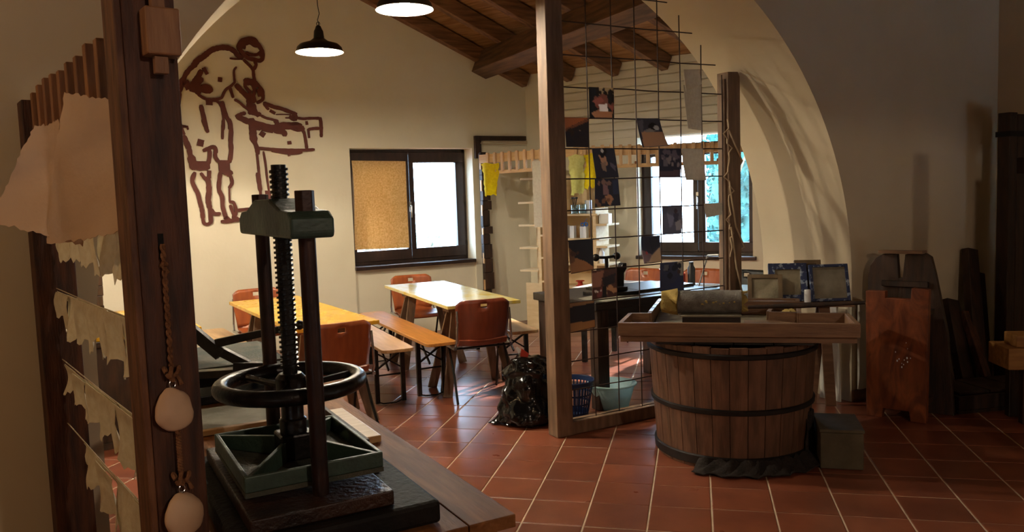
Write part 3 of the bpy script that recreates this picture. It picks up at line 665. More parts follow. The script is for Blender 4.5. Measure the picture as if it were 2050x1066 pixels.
# tables
def trestle_table(name, label, c, a, L_, w, top, wood, z=.75, ends=(-1, 1)):
    f = Fr(c[0], c[1], a); t = thing(name, label, 'table', (c[0], c[1], 0), f.rot)
    m = MB(); m.box(-L_ / 2, -w / 2, z - .028, L_ / 2, w / 2, z); m.ob('tabletop', top, t, bevel=.004)
    for e in ends:
        x = e * (L_ / 2 - .34)
        for s_ in (-1, 1):
            for k in (-1, 1):
                m = MB(); m.bar((x + k * .05, s_ * w * .22, z - .05), (x + k * .20, s_ * (w / 2 - .02), 0), .022, .075, (0, 1, 0)); m.ob('leg', wood, t, bevel=.003)
        m = MB(); m.box(x - .07, -w * .34, z - .09, x + .07, w * .34, z - .028); m.ob('trestle_head', wood, t, bevel=.003)
    return t
trestle_table('yellow_table', 'worn yellow-topped trestle table near the first window, top reflecting daylight', (-2.19, 6.81), 143.5, 1.90, .62, 'yellowworn', 'postwood')
trestle_table('yellow_table', 'bright yellow-topped trestle table behind the screw press', (-3.06, 5.69), 136, 1.98, .60, 'yellow', 'postwood')
trestle_table('yellow_table', 'yellow-topped table glimpsed behind the hanging papers at the left', (-4.13, 5.13), 136, 1.45, .78, 'yellow', 'postwood', ends=(-1,))

# beer benches
def bench():
    t = thing('bench', '', 'bench')
    m = MB(); pts = []
    L_, w, r = 1.05, .125, .05
    for cx, cy, a0 in ((L_ - r, w - r, 0), (-L_ + r, w - r, 90), (-L_ + r, -w + r, 180), (L_ - r, -w + r, 270)):
        for k in range(5): a = math.radians(a0 + 22.5 * k); pts.append((cx + r * math.cos(a), cy + r * math.sin(a)))
    m.prism(pts, .445, .47); m.ob('seat_board', 'bench', t, bevel=.003)
    for e in (-1, 1):
        x = e * .74
        for s_ in (-1, 1):
            m = MB(); m.box(x - .008, s_ * .105 - .017, 0.004, x + .022, s_ * .105 + .017, .44); m.ob('leg', 'iron', t)
        m = MB(); m.bar((x, -.10, .40), (x, .10, .27), .012, .022, (1, 0, 0)); m.bar((x, .10, .40), (x, -.10, .27), .012, .022, (1, 0, 0)); m.ob('cross_brace', 'iron', t)
        m = MB(); m.tube([(x, -.10, .22), (x, .10, .22)], .007, 6); m.ob('spreader', 'iron', t)
        m = MB(); m.tube([(x, -.10, .012), (x + e * .05, -.07, .008), (x + e * .06, .03, .008), (x, .10, .012)], .006, 6); m.ob('foot_loop', 'iron', t)
        m = MB(); m.bar((x - e * .02, 0, .25), (x - e * .30, 0, .44), .012, .02); m.ob('stay', 'iron', t)
    return t
B0 = bench(); B0['label'] = 'varnished orange-brown folding bench between the two yellow tables'; B0['group'] = 'folding benches at the yellow tables'
f = Fr(-2.56, 6.66, 142); put(B0, (-2.56, 6.66, 0), f.rot)
def bench_at(x, y, a, label, top=None):
    b = dup(B0, (x, y, 0), Fr(x, y, a).rot, label)
    if top:
        for ch in b.children:
            if ch.name.startswith('seat_board'): ch.data = ch.data.copy(); ch.data.materials[0] = M[top]
bench_at(-2.80, 6.40, 143, 'pale folding bench on the window side of the bright yellow table', 'benchpale')
bench_at(-1.93, 7.28, 148, 'pale folding bench on the far side of the worn yellow table, shining', 'benchpale')
bench_at(-3.60, 5.66, 136, 'pale folding bench on the left side of the bright yellow table', 'benchpale')

# stacking chairs with bent ply seat and back
def chair(name, woodm, label, loc, a, group):
    f = Fr(loc[0], loc[1], a); t = thing(name, label, 'chair', (loc[0], loc[1], 0), math.radians(90 - a), group)   # faces +x
    def back(u, v):
        y = (u - .5) * .43; z = .80 - v * .34; w = 1 - .18 * max(0, v - .5)
        cz = 0
        if v < .25: cz = -.035 * max(0, abs(u - .5) * 2 - .8) / .2 * (1 - v / .25)
        return (-.245 + .05 * v + .11 * (abs(u - .5) * 2) ** 2 * .35, y * w, z + cz)
    m = MB(); n1, n2 = 16, 10
    vs = [back(i / n1, j / n2) for j in range(n2 + 1) for i in range(n1 + 1)]; k = n1 + 1
    fs = [(j * k + i, (j + 1) * k + i, (j + 1) * k + i + 1, j * k + i + 1) for j in range(n2) for i in range(n1) if not (j == 1 and 7 <= i <= 8)]
    m.add(vs, fs, True); b = m.ob('backrest', woodm, t); sd = b.modifiers.new('thickness', 'SOLIDIFY'); sd.thickness = .010
    def seat(u, v):
        x = -.20 + v * .42; y = (u - .5) * (.43 - .04 * (1 - v)); z = .445 - .012 * math.sin(PI * u) * (1 - v * .4) - (.03 * ((v - .85) / .15) ** 2 if v > .85 else 0) + (.05 * ((.12 - v) / .12) ** 2 if v < .12 else 0)
        return (x, y, z)
    m = MB(); m.sheet(seat, 12, 14, -.012); m.ob('seat', woodm, t)
    for s_ in (-1, 1):
        y = s_ * .228
        m = MB(); m.tube([(.10, y, .42), (.16, y, .2), (.23, y + s_ * .01, .005)], .010, 8); m.ob('leg', 'steel', t)
        m = MB(); m.tube([(-.02, y, .42), (-.14, y, .2), (-.25, y + s_ * .01, .005)], .010, 8); m.ob('leg', 'steel', t)
        m = MB(); m.bar((-.20, y, .425), (.18, y, .425), .022, .022); m.tube([(-.17, y, .42), (-.225, y * .97, .48), (-.232, y * .94, .62), (-.222, y * .93, .72)], .009, 8); m.ob('side_frame', 'chrome', t)
    m = MB(); m.tube([(.12, -.23, .415), (.12, .23, .415)], .008, 6); m.tube([(-.14, -.23, .415), (-.14, .23, .415)], .008, 6); m.ob('cross_bar', 'steel', t)
    return t
g1 = 'stacking chairs with ply seats'
chair('stacking_chair', 'plyred', 'red-brown ply chair at the near end of the worn yellow table, back to the camera', (-1.725, 6.10), -33, g1)
chair('stacking_chair', 'ply', 'orange ply chair against the wall under the first window', (-2.79, 7.72), 146, g1)
chair('stacking_chair', 'ply', 'orange-brown ply chair right behind the press columns by the bright yellow table', (-2.42, 4.93), -46, g1)
chair('stacking_chair', 'ply', 'orange ply chair at the far end of the bright yellow table by the cut-out figure', (-3.88, 6.60), 136, g1)
chair('stacking_chair', 'ply', 'orange ply chair behind the pale table, just right of the cast iron press handle', (-.62, 8.1), 207, g1)
chair('stacking_chair', 'ply', 'shiny light orange ply chair in front of the second window, left of the black one', (-.02, 7.98), 205, g1)
chair('stacking_chair', 'plyblack', 'black chair in front of the second window, half hidden by the lattice post', (.37, 7.80), 205, g1)

# pale table by the second window and things on it
f = Fr(-.28, 7.42, 113); t = thing('pale_table', 'pale grey-topped table in front of the second window, strewn with papers', 'table', (-.28, 7.42, 0), f.rot)
m = MB(); m.box(-.78, -.36, .685, .78, .36, .71); m.ob('tabletop', 'tablegrey', t, bevel=.003)
for a in (-1, 1):
    for b in (-1, 1): m = MB(); m.box(a * .70 - .02, b * .29 - .02, 0, a * .70 + .02, b * .29 + .02, .685); m.ob('leg', 'steel', t)
def on_table(fr, x, y, z, label, name, cat, mb, mt, grp=None, rz=0):
    o = mb.ob(name, mt, bevel=0); on(o, fr, x, y, z, rz); tag(o, label, cat, grp); return o
for k, (x, y, rz, lb) in enumerate([(-.55, -.1, .2, 'white paper sheet at the left of the pale table'), (-.30, .05, -.3, 'white paper sheet in the middle of the pale table, lapping its neighbour'), (-.05, -.15, .5, 'white paper sheet on the pale table nearest the camera'), (.3, .12, .1, 'white paper sheet at the right end of the pale table')]):
    m = MB(); m.sheet(lambda u, v: ((u - .5) * .3, (v - .5) * .21, .004 + k * .0015 + .004 * math.sin(u * 6 + k)), 6, 4, .001); on_table(f, x, y, .71, lb, 'paper_sheet', 'paper', m, 'whitepaper', 'papers lying on the pale table', rz)
# desk lamp silhouette: folded arm stand
t = thing('arm_stand', 'thin metal arm stand bent like an inverted V on the pale table', 'stand', f(.42, -.02, .71), f.rot)
m = MB(); m.cyl((0, 0, 0), (0, 0, .012), .045, n=20); m.ob('base', 'steel', t)
m = MB(); m.tube([(-.09, 0, .01), (-.03, 0, .20), (0.0, 0, .295)], .007, 8); m.tube([(0, 0, .295), (.10, 0, .30)], .009, 8); m.tube([(.10, 0, .30), (.13, 0, .2), (.15, 0, .01)], .007, 8); m.ob('arm', 'chrome', t)
m = MB(); m.lathe([(0, 0), (.04, 0), (.04, .11), (.035, .115), (.035, .02), (0, .02)], n=24); on_table(f, .12, .08, .71, 'dark cup standing beside the arm stand', 'cup', 'cup', m, 'redp')
m = MB(); m.lathe([(0, 0), (.033, 0), (.035, .16), (.02, .19), (.02, .22), (0, .22)], n=20); on_table(f, .20, .13, .71, 'tall black bottle behind the dark cup', 'bottle', 'bottle', m, 'plyblack')
m = MB(); m.box(-.06, -.03, 0, .06, .03, .03); on_table(f, -.08, -.28, .71, 'small blue box on the near edge of the pale table', 'box', 'box', m, 'bluebright')

# black work desk with cast iron press
D = Fr(-.70, 5.70, 48)
t = thing('work_desk', 'heavy black wooden desk behind the lattice, thick square legs', 'table', D(0, 0, 0), D.rot)
m = MB(); m.box(-.03, -.03, .74, 1.18, .85, .80); m.ob('desktop', 'deskdark', t, bevel=.005)
m = MB(); m.box(.03, .02, .60, 1.12, .06, .74); m.box(.02, .03, .60, .06, .80, .74); m.box(.03, .78, .60, 1.12, .82, .74); m.ob('apron', 'deskdark', t)
for x in (0, 1.05):
    for y in (0, .72): m = MB(); m.box(x, y, 0, x + .10, y + .10, .74); m.ob('leg', 'darkwood', t, bevel=.005)
t = thing('bench_press', 'black cast iron bench press with a ball-ended cross handle on the black desk', 'press', D(.29, .30, .80), D.rot)
m = MB(); m.box(-.12, -.13, 0, .24, .13, .025); m.box(.05, -.05, .025, .18, .05, .05); m.ob('base', 'iron', t, bevel=.004)
m = MB(); m.prism([(.10, .02), (.16, .02), (.165, .16), (.190, .19), (.190, .235), (.155, .235), (.14, .205), (-.06, .20), (-.06, .155), (.09, .15)], -.03, .03, 'xz'); m.ob('bridge', 'iron', t, bevel=.006)
m = MB(); m.cyl((0.02, 0, .06), (.02, 0, .285), .015, n=16); m.ob('screw', 'iron', t)
m = MB(); m.tube([(-.06, 0, .292), (.02, 0, .286), (.10, 0, .292)], .011, 10); m.sphere((-.078, 0, .292), .029, 16, 10); m.sphere((.118, 0, .292), .029, 16, 10); o = m.ob('handle', 'iron', t, label='cross handle with two balls')
m = MB(); m.box(-.11, -.10, .04, .14, .10, .06); m.ob('platen', 'iron', t)
m = MB(); m.sheet(lambda u, v: ((u - .5) * .42, (v - .5) * .28, .004 + .01 * math.sin(u * 5) * v), 8, 6, .002); on_table(D, .22, .12, .80, 'dull grey-green cutting sheet lying on the near corner of the black desk', 'cutting_sheet', 'sheet', m, 'grey', rz=.2)
m = MB(); m.box(-.3, -.17, 0, .3, .17, .02); on_table(D, .85, .42, .80, 'dark tray lying in the middle of the black desk', 'tray', 'tray', m, 'deskdark', rz=.1)

# bookshelf unit
S = Fr(-1.79, 9.19, 110)
t = thing('shelf_unit', 'pale pine shelf unit with staggered shelves behind the near lattice post', 'shelf', S(0, 0, 0), S.rot)
m = MB(); m.box(0, -.02, 0, .04, .30, 1.80); m.ob('upright', 'shelf', t, bevel=.002)
m = MB(); m.box(.72, -.02, 0, .76, .30, 1.42); m.ob('upright', 'shelf', t, bevel=.002)
m = MB(); m.box(-.20, .285, 0, .0, .30, 1.80); m.box(0.04, .285, 0, .72, .30, 1.80); m.ob('back_panel', 'shelf', t)
m = MB(); m.box(-.18, -.02, 0, 0, .0, .56); m.ob('front_panel', 'shelf', t)
for x0, x1, z in [(-.25, 0, 1.513), (-.25, 0, 1.248), (-.25, 0, .981), (-.25, 0, .714), (-.21, 0, 1.79), (.04, .20, 1.128), (.04, .20, .866), (.04, .20, .591), (.04, .20, .36), (.2, .78, 1.36), (.2, .80, 1.085), (.2, .72, .80), (.2, .74, .535), (.76, .90, 1.245), (.76, .90, 1.0)]:
    m = MB(); m.box(x0, -.03, z - .022, x1, .285, z); m.ob('shelf_board', 'shelf', t, bevel=.002)
def sitem(x, y, z, name, label, cat, mb, mt, grp=None): o = mb.ob(name, mt); on(o, S, x, y, z); tag(o, label, cat, grp); return o
for x, w, h, l in [(.34, .07, .15, 'white carton at the left of the middle shelf'), (.43, .055, .14, 'second white carton on the middle shelf'), (.575, .08, .13, 'white carton with a blue object on top, on the middle shelf')]:
    m = MB(); m.box(-w / 2, -.03, 0, w / 2, .03, h); sitem(x, .05, 1.085, 'carton', l, 'box', m, 'whitepl', 'white cartons on the shelf unit')
m = MB(); m.box(-.06, -.04, 0, .06, .04, .11); sitem(.83, .08, 1.245, 'carton', 'pale blue-white carton on the upper outer shelf', 'box', m, 'whitepl', 'white cartons on the shelf unit')
m = MB(); m.box(-.03, -.03, 0, .03, .03, .15); sitem(.60, .12, 1.36, 'carton', 'narrow white carton standing behind the glass jar', 'box', m, 'whitepl', 'white cartons on the shelf unit')
m = MB(); m.tube([(.02 * math.cos(a), 0, .02 + .02 * math.sin(a)) for a in [k * PI / 6 for k in range(12)]], .006, 6, closed=True); m.tube([(.045 + .02 * math.cos(a), 0, .025 + .02 * math.sin(a)) for a in [k * PI / 6 for k in range(12)]], .006, 6, closed=True); m.bar((.02, 0, .04), (.06, 0, .09), .008, .004); sitem(.555, .05, 1.215, 'scissors', 'bright blue scissors on top of a white carton', 'scissors', m, 'bluebright')
for x, l in [(.46, 'glass jar with brushes at the left on top of the shelf unit'), (.56, 'glass jar on top of the shelf unit, right of the brush jar')]:
    t2 = thing('jar', l, 'jar', S(x, .05, 1.36), S.rot, 'glass jars on the shelf unit')
    m = MB(); m.lathe([(0, .002), (.043, 0), (.045, .10), (.042, .105), (.041, .006), (0, .006)], n=24); m.ob('glass', 'jar', t2)
    m = MB(); m.lathe([(0, .01), (.038, .01), (.038, .06), (0, .06)], n=20); m.ob('water', 'cyanp', t2)
    if x < .5:
        for k in range(5): a = k * 1.3; m = MB(); m.tube([(0, 0, .02), (.03 * math.cos(a), .03 * math.sin(a), .17)], .004, 6); m.sphere((.032 * math.cos(a), .032 * math.sin(a), .18), .012, 8, 6); m.ob('brush', 'deskdark', t2)
m = MB(); m.lathe([(0, 0), (.05, 0), (.05, .008), (.03, .012), (.028, .05), (.05, .054), (.05, .062), (0, .062)], n=28); sitem(.50, .06, .535, 'spool', 'red and white spool on the lowest shelf behind the lattice', 'spool', m, 'redp')
m = MB(); m.lathe([(0, 0), (.035, 0), (.035, .12), (.014, .15), (.014, .19), (0, .19)], n=20); sitem(.78, .06, .80, 'bottle', 'white squeeze bottle beside the press handle', 'bottle', m, 'whitepl')
# board carrying the squeeze bottle
m = MB(); m.box(.76, -.03, .778, .90, .285, .80); o = m.ob('shelf_board', 'shelf', t, bevel=.002)

# stacked dark boxes on the yellow table at the left
for k in range(5):
    m = MB(); m.box(-.14, -.12, 0, .14, .12, .078); o = m.ob('flat_box', 'darkwood', bevel=.003); put(o, (-4.73, 5.38, .75 + k * .08), math.radians(42) + random.uniform(-.04, .04))
    tag(o, 'flat dark box %s of the stack behind the hanging papers' % ['at the bottom', 'second from the bottom', 'in the middle', 'second from the top', 'at the top'][k], 'box', 'stack of flat dark boxes')

t = thing('storage_chest', 'dark wooden chest carrying the near end of the yellow table behind the hanging papers', 'chest', (-3.98, 4.72, 0), Fr(0, 0, 136).rot)
m = MB(); m.box(-.32, -.24, .04, .32, .24, .68); m.ob('body', 'darkwood', t, bevel=.005)
m = MB(); m.box(-.34, -.26, .682, .34, .26, .72); m.ob('lid', 'darkwood', t, bevel=.005)
m = MB(); m.box(-.33, -.25, 0, .33, .25, .04); m.ob('plinth', 'darkwood', t)

t = thing('white_scoop', 'glossy white oval scoop hanging behind the ragged sheets, seen between two strings', 'scoop', (-3.90, 4.34, .50), math.radians(-50))
m = MB(); m.sheet(lambda u, v: ((u - .5) * .15 * math.sin(PI * min(.97, max(.05, v))) ** .5, -.03 * math.sin(PI * u) * math.sin(PI * v), .12 - .26 * v), 12, 14, .003); o = m.ob('bowl', 'whitepl', t); o.rotation_euler = (0, .5, 0)
m = MB(); m.bar((.05, 0, -.10), (.16, .0, -.34), .03, .012, (0, 1, 0)); m.ob('handle', 'whitepl', t)

# ================================================================= THE LATTICE PARTITION UNDER THE ARCH
t = thing('lattice_partition', 'wire lattice partition with two square timber posts, standing under the arch', 'partition', GR(0, 0, 0), GR.rot)
m = MB(); m.box(-.10, -.045, 0, .025, .065, 3.3); m.ob('post', 'postwood', t, bevel=.004)
m = MB(); m.prism([(1.455, 0), (1.575, 0), (1.575, 2.39), (1.555, 2.425), (1.455, 2.42)], -.04, .07, 'xz'); m.ob('post', 'postwood', t, bevel=.004)
m = MB(); m.box(.025, -.04, 0, 1.455, .055, .085); m.ob('bottom_rail', 'postwood', t, bevel=.004)
m = MB(); m.box(1.435, -.02, 0, 1.455, .03, 2.37); m.ob('edge_batten', 'postwood', t, bevel=.002)
tops = [3.12, 3.10, 3.08, 3.04, 2.98, 2.79, 2.60, 2.40]
for k in range(8):
    x = .037 + .1985 * k; m = MB(); zz = [.085 + (tops[k] - .085) * i / 8 for i in range(9)]
    m.tube([(x + random.uniform(-.003, .003), -.006, z) for z in zz], .0042, 6); m.ob('upright_wire', 'wire', t)
for z, x1 in [(.085, .9), (.285, 1.455), (.478, 1.455), (.67, 1.455), (.865, 1.455), (1.072, 1.50), (1.277, 1.50), (1.469, 1.50), (1.674, 1.50), (1.870, 1.49), (2.070, 1.49), (2.265, 1.48), (2.467, 1.375), (2.675, 1.155), (2.87, .93), (3.05, .70)]:
    m = MB(); m.tube([(.012 + (x1 - .012) * i / 8, .003, z + random.uniform(-.003, .003)) for i in range(9)], .0042, 6); m.ob('cross_wire', 'wire', t)

# rope wound round the right lattice post
m = MB(); P = []
for k in range(30): s_ = k / 29; P.append(GR(1.44 + .05 * math.sin(k * 1.4) * (k % 3 == 0) + .02 * s_, -.045 - .01 * math.sin(k), 2.08 - 1.0 * s_))
m.tube(P, .006, 6)
m.tube([GR(1.45, -.05, 2.0), GR(1.50, -.055, 1.9), GR(1.58, -.05, 1.78), GR(1.60, .0, 1.74), GR(1.585, .03, 1.72), GR(1.58, -.02, 1.70)], .0065, 6)
m.tube([GR(1.45, -.05, 1.6), GR(1.50, -.058, 1.3), GR(1.60, -.045, 1.14), GR(1.59, 0, 1.12)], .0065, 6)
m.tube([GR(1.46, -.05, 1.3), GR(1.50, -.06, 1.0), GR(1.56, -.058, .80), GR(1.60, -.05, .72)], .0065, 6)
tag(m.ob('tied_rope', 'string'), 'thin pale rope knotted and trailing around the right lattice post', 'rope')

# photo prints clipped to the lattice: flat pictures painted into a colour layer
def pic(blobs, base, nu=26, nv=26, seed=1, noise=.0):
    rnd = random.Random(seed)
    def c(u, v):
        col = base
        for b in blobs:
            k = b[0]
            if k == 'e':
                _, cx, cy, rx, ry, cc = b
                if ((u - cx) / rx) ** 2 + ((v - cy) / ry) ** 2 < 1: col = cc
            elif k == 'p':
                _, pts, cc = b; ins = False; n = len(pts); j = n - 1
                for i in range(n):
                    (xi, yi), (xj, yj) = pts[i], pts[j]
                    if (yi > v) != (yj > v) and u < (xj - xi) * (v - yi) / (yj - yi) + xi: ins = not ins
                    j = i
                if ins: col = cc
            elif k == 'n':
                _, n, x0, y0, x1, y1, r, cc = b; r2 = random.Random(n * 7)
                for _ in range(n):
                    cx = r2.uniform(x0, x1); cy = r2.uniform(y0, y1); rr = r * r2.uniform(.5, 1.2)
                    if ((u - cx) / rr) ** 2 + ((v - cy) / rr) ** 2 < 1: col = cc
        L_ = lin(col); return tuple(min(1, x ** .74 * 1.1 + .015) for x in L_[:3]) + (1,)
    return c
def print_(q, painter, label, curl=0., seed=0, y=-.014, nu=30, nv=30, white=False, name='photo_print', cat='photo', grp='photo prints clipped to the lattice'):
    """q: four corners (along, height) clockwise from top left, on the lattice"""
    c = [Vector(p) for p in q]; ctr = sum(c, Vector((0, 0))) / 4
    def P(u, v):
        a = c[0].lerp(c[1], u); b = c[3].lerp(c[2], u); p = a.lerp(b, v)
        return (p.x - ctr.x, -curl * (v ** 1.6) * (1 + .5 * math.sin(u * 3 + seed)) - .003 * math.sin(u * 4 + seed), p.y - ctr.y)
    vs = [P(i / nu, j / nv) for j in range(nv + 1) for i in range(nu + 1)]; k = nu + 1
    fs = [(j * k + i, (j + 1) * k + i, (j + 1) * k + i + 1, j * k + i + 1) for j in range(nv) for i in range(nu)]
    m = MB(); m.add(vs, fs, True); o = m.ob(name, 'whitepaper' if white else 'print')
    if not white:
        a = o.data.color_attributes.new('picture', 'FLOAT_COLOR', 'POINT')
        for j in range(nv + 1):
            for i in range(nu + 1): a.data[j * k + i].color = painter(i / nu, j / nv)
    sd = o.modifiers.new('thickness', 'SOLIDIFY'); sd.thickness = .0012
    on(o, GR, ctr.x, y, ctr.y); tag(o, label, cat, grp); return o
NV, SK, BR, CR_, WH, PK = '#1a1d2c', '#b98a6a', '#3a2a22', '#cdbda2', '#d9d6d2', '#b06a62'
print_([(.241, 2.268), (.446, 2.270), (.443, 2.070), (.242, 2.068)], pic([('p', [(.25, 0), (1, 0), (1, .22), (.3, .25)], '#c9b896'), ('n', 8, .3, .02, .95, .25, .07, '#201a1a'), ('n', 9, .2, .3, .9, .6, .12, '#8c5a50'), ('p', [(.1, .45), (.45, .3), (.6, .45), (.3, .6)], PK), ('e', .85, .3, .12, .25, '#1c1a1e'), ('p', [(.05, .85), (.35, .72), (.95, .8), (.9, 1), (.2, 1)], SK), ('p', [(.36, .54), (.72, .53), (.74, .78), (.38, .80)], '#e9e4e6'), ('p', [(.8, .6), (1, .55), (.95, .8)], PK)], '#1b2029'), 'colour print of people around a sheet, topmost on the lattice')
print_([(.043, 2.068), (.238, 2.068), (.226, 1.878), (.041, 1.880)], pic([('p', [(0, 0), (1, 0), (0, .38)], '#b2683c'), ('p', [(0, .38), (.95, .03), (1, .1), (0, .48)], '#7c4a34'), ('e', .22, .5, .14, .14, '#2c211f'), ('p', [(.45, .62), (.6, .4), (.66, .42), (.52, .66)], '#a5887a'), ('n', 6, .1, .5, .8, .95, .12, '#1d1b28')], '#211d26'), 'dark colour print with an orange corner beside the left lattice post', .01, 1)
print_([(.250, 1.872), (.437, 1.872), (.470, 1.678), (.280, 1.676)], pic([('p', [(.25, .22), (.55, .2), (.62, .55), (.4, .65)], '#b58d74'), ('p', [(.3, .5), (.55, .45), (.5, .78), (.35, .75)], '#8a7468'), ('n', 5, .2, 0, .6, .3, .09, '#0f1119'), ('p', [(.7, .45), (.95, .6), (.9, .8), (.72, .6)], '#5c5a72'), ('e', .45, .08, .06, .06, '#c5c5c8')], '#22283c'), 'dark blue print tilted to the right with a tan square', .0, 2)
print_([(.270, 1.674), (.460, 1.674), (.476, 1.492), (.266, 1.486)], pic([('n', 7, .15, .05, .7, .25, .09, '#8a6a62'), ('p', [(.35, .2), (.55, .25), (.6, .6), (.35, .6)], '#8d6d76'), ('p', [(.4, .62), (.65, .58), (.75, .75), (.6, 1), (.5, .85)], SK), ('n', 6, .05, .75, .6, 1, .09, '#7e5a4a'), ('p', [(.75, .1), (1, 0), (1, .6), (.75, .6)], '#28365c')], '#202438'), 'dark blue print of two people bending, right under the tilted one', .0, 3)
print_([(.630, 2.076), (.829, 2.076), (.850, 1.886), (.655, 1.876)], pic([('p', [(.12, .45), (1, .5), (1, 1), (.08, 1)], '#b58f72'), ('p', [(.0, .1), (.3, .05), (.2, .5), (.1, .5)], '#5a5a6a'), ('e', .65, .3, .2, .14, '#14151c'), ('e', .78, .33, .12, .08, '#b9bdc2'), ('p', [(.2, .45), (.5, .35), (.75, .45), (.5, .5)], '#85878c')], '#34384a'), 'curled print with a tan lower half, hanging from the fourth wire', .05, 4)
print_([(.826, 1.872), (1.018, 1.872), (1.012, 1.673), (.824, 1.672)], pic([('n', 14, .1, .1, .9, .5, .08, '#5c5668'), ('n', 9, .1, .3, .9, .6, .07, '#8b8088'), ('p', [(.2, .4), (.35, .38), (.4, .6), (.2, .62)], '#6a6878'), ('p', [(.0, .8), (1, .75), (1, 1), (0, 1)], '#4c3a48')], '#1c2036'), 'dark blue group print in front of the second window, upper one', .0, 5)
print_([(.842, 1.476), (1.020, 1.476), (1.016, 1.275), (.842, 1.276)], pic([('p', [(.2, .25), (.6, .4), (.5, .7), (.35, .8)], '#8083a0'), ('e', .68, .2, .09, .08, '#3c3444'), ('p', [(.55, .3), (.85, .3), (.8, .6), (.6, .6)], '#373c58'), ('p', [(.65, .6), (.95, .5), (1, .9), (.7, .9)], '#a3a0a8'), ('p', [(.0, .0), (.3, .0), (.2, .3), (0, .3)], '#4a5068')], '#5a6078'), 'faded grey-blue print of a bending person in front of the bright window', .0, 6)
print_([(.650, 1.272), (.820, 1.272), (.800, 1.091), (.614, 1.092)], pic([('p', [(0, .95), (1, .45), (1, 1), (0, 1)], '#bfa489'), ('p', [(0, .5), (.45, .7), (.2, .95), (0, 1)], '#6a5460'), ('e', .2, .62, .06, .06, '#a23a44'), ('p', [(.4, .1), (.9, 0), (.95, .4), (.5, .6)], '#1b2238')], '#262c44'), 'curled print with a pale tan corner, just below the window glare', .05, 7)
print_([(.046, 1.277), (.242, 1.277), (.240, 1.074), (.044, 1.062)], pic([('p', [(0, .6), (.3, .55), (.7, .7), (1, .9), (1, 1), (0, 1)], '#a47450'), ('p', [(0, .2), (.25, .4), (.2, .65), (0, .7)], '#74503c'), ('n', 4, .1, .35, .4, .7, .09, '#4a3330')], '#1c2130'), 'large dark print with a tan lower corner, low beside the left lattice post', .015, 8)
print_([(.230, 1.068), (.434, 1.066), (.430, .880), (.226, .874)], pic([('p', [(0, .1), (.5, .0), (.35, .6), (0, .6)], '#96685a'), ('p', [(.4, .3), (.95, .15), (.9, .5), (.5, .6)], '#23202a'), ('n', 7, .55, .5, 1, .95, .10, '#b98d68'), ('n', 5, .0, .6, .5, .95, .09, '#7c3f40'), ('p', [(.42, .6), (.58, .58), (.6, 1), (.42, 1)], '#15161c'), ('n', 4, .1, .7, .4, .9, .05, '#d8cfc8')], '#4c302e'), 'red-brown collage print in front of the bench press', .0, 9)
print_([(.815, 1.078), (1.022, 1.076), (1.016, .872), (.803, .878)], pic([('p', [(.75, .0), (1, 0), (1, .5), (.85, .5)], '#a7a197'), ('n', 6, .3, .1, .9, .6, .12, '#12182c'), ('p', [(.2, .1), (.4, .1), (.35, .3), (.15, .3)], '#5f6470'), ('e', .82, .35, .08, .07, '#3a2a2a'), ('n', 5, .1, .6, .9, .95, .12, '#25305a')], '#2a3354'), 'dark blue print low on the lattice in front of the pale table', .01, 10)
print_([(.043, .868), (.240, .868), (.234, .692), (.041, .672)], pic([('p', [(0, .68), (1, .72), (1, 1), (0, 1)], '#9c7146'), ('p', [(0, 0), (1, 0), (1, .08), (0, .14)], '#8c6a4a')], '#181b24'), 'black print with a brown bottom band, lowest on the lattice', .01, 11)
gw = 'white sheets clipped to the lattice'
for q, l, c_, s_ in [([(1.055, 2.42), (1.215, 2.43), (1.216, 2.325), (1.05, 2.262)], 'small blank sheet highest on the lattice, near its right end', .02, 1),
                     ([(1.050, 2.314), (1.222, 2.322), (1.214, 2.0), (1.068, 2.01)], 'long blank sheet right under the highest one', .015, 2),
                     ([(1.028, 1.872), (1.225, 1.872), (1.225, 1.645), (1.030, 1.650)], 'folded blank sheet in front of the window mullion', .035, 3),
                     ([(1.235, 1.478), (1.408, 1.478), (1.393, 1.395), (1.248, 1.375)], 'small torn blank sheet next to the right lattice post', .01, 4)]:
    print_(q, None, l, c_, s_, white=True, name='blank_sheet', cat='paper', grp=gw)

# black bin bag with its red-and-white tip
rnd = random.Random(5)
t = thing('bin_bag', 'full crumpled black bin bag standing left of the left lattice post', 'bag', (-1.165, 5.40, 0), .3)
from mathutils import noise as MN
def bagf(u, v):
    a = 2 * PI * u; prof = [(.0, 0), (.17, .004), (.205, .03), (.20, .10), (.175, .20), (.155, .30), (.150, .38), (.125, .43), (.06, .46), (.0, .462)]
    x = v * (len(prof) - 1); i = min(int(x), len(prof) - 2); f_ = x - i; r = prof[i][0] * (1 - f_) + prof[i + 1][0] * f_; z = prof[i][1] * (1 - f_) + prof[i + 1][1] * f_
    p = Vector((math.cos(a) * r, math.sin(a) * r, z)); n = MN.noise(p * 9 + Vector((3, 1, 2))) * .035 + MN.noise(p * 24) * .016 + abs(MN.noise(p * 15 + Vector((9, 0, 0)))) * .02
    if z < .01: n *= .15
    k = (r + n) / r if r > .001 else 1; fold = 1 + .06 * math.sin(a * 6 + z * 22) * (z > .02)
    return (p.x * k * fold + .035 * (z > .3) * (z - .3) * 4, p.y * k * fold, max(0.002, z + n * .5 * (z > .4)))
m = MB(); m.sheet(bagf, 64, 54); m.ob('sack', 'bag', t, sharp=50)
m = MB(); m.sheet(lambda u, v: (-.165 - .10 * v + .02 * math.sin(u * 8), (u - .5) * .22 * (1 - v * .6), .085 * (1 - v) ** 2 + .004 + .012 * abs(math.sin(u * 9)) * (1 - v)), 14, 8, .003); m.ob('corner_fold', 'bag', t)
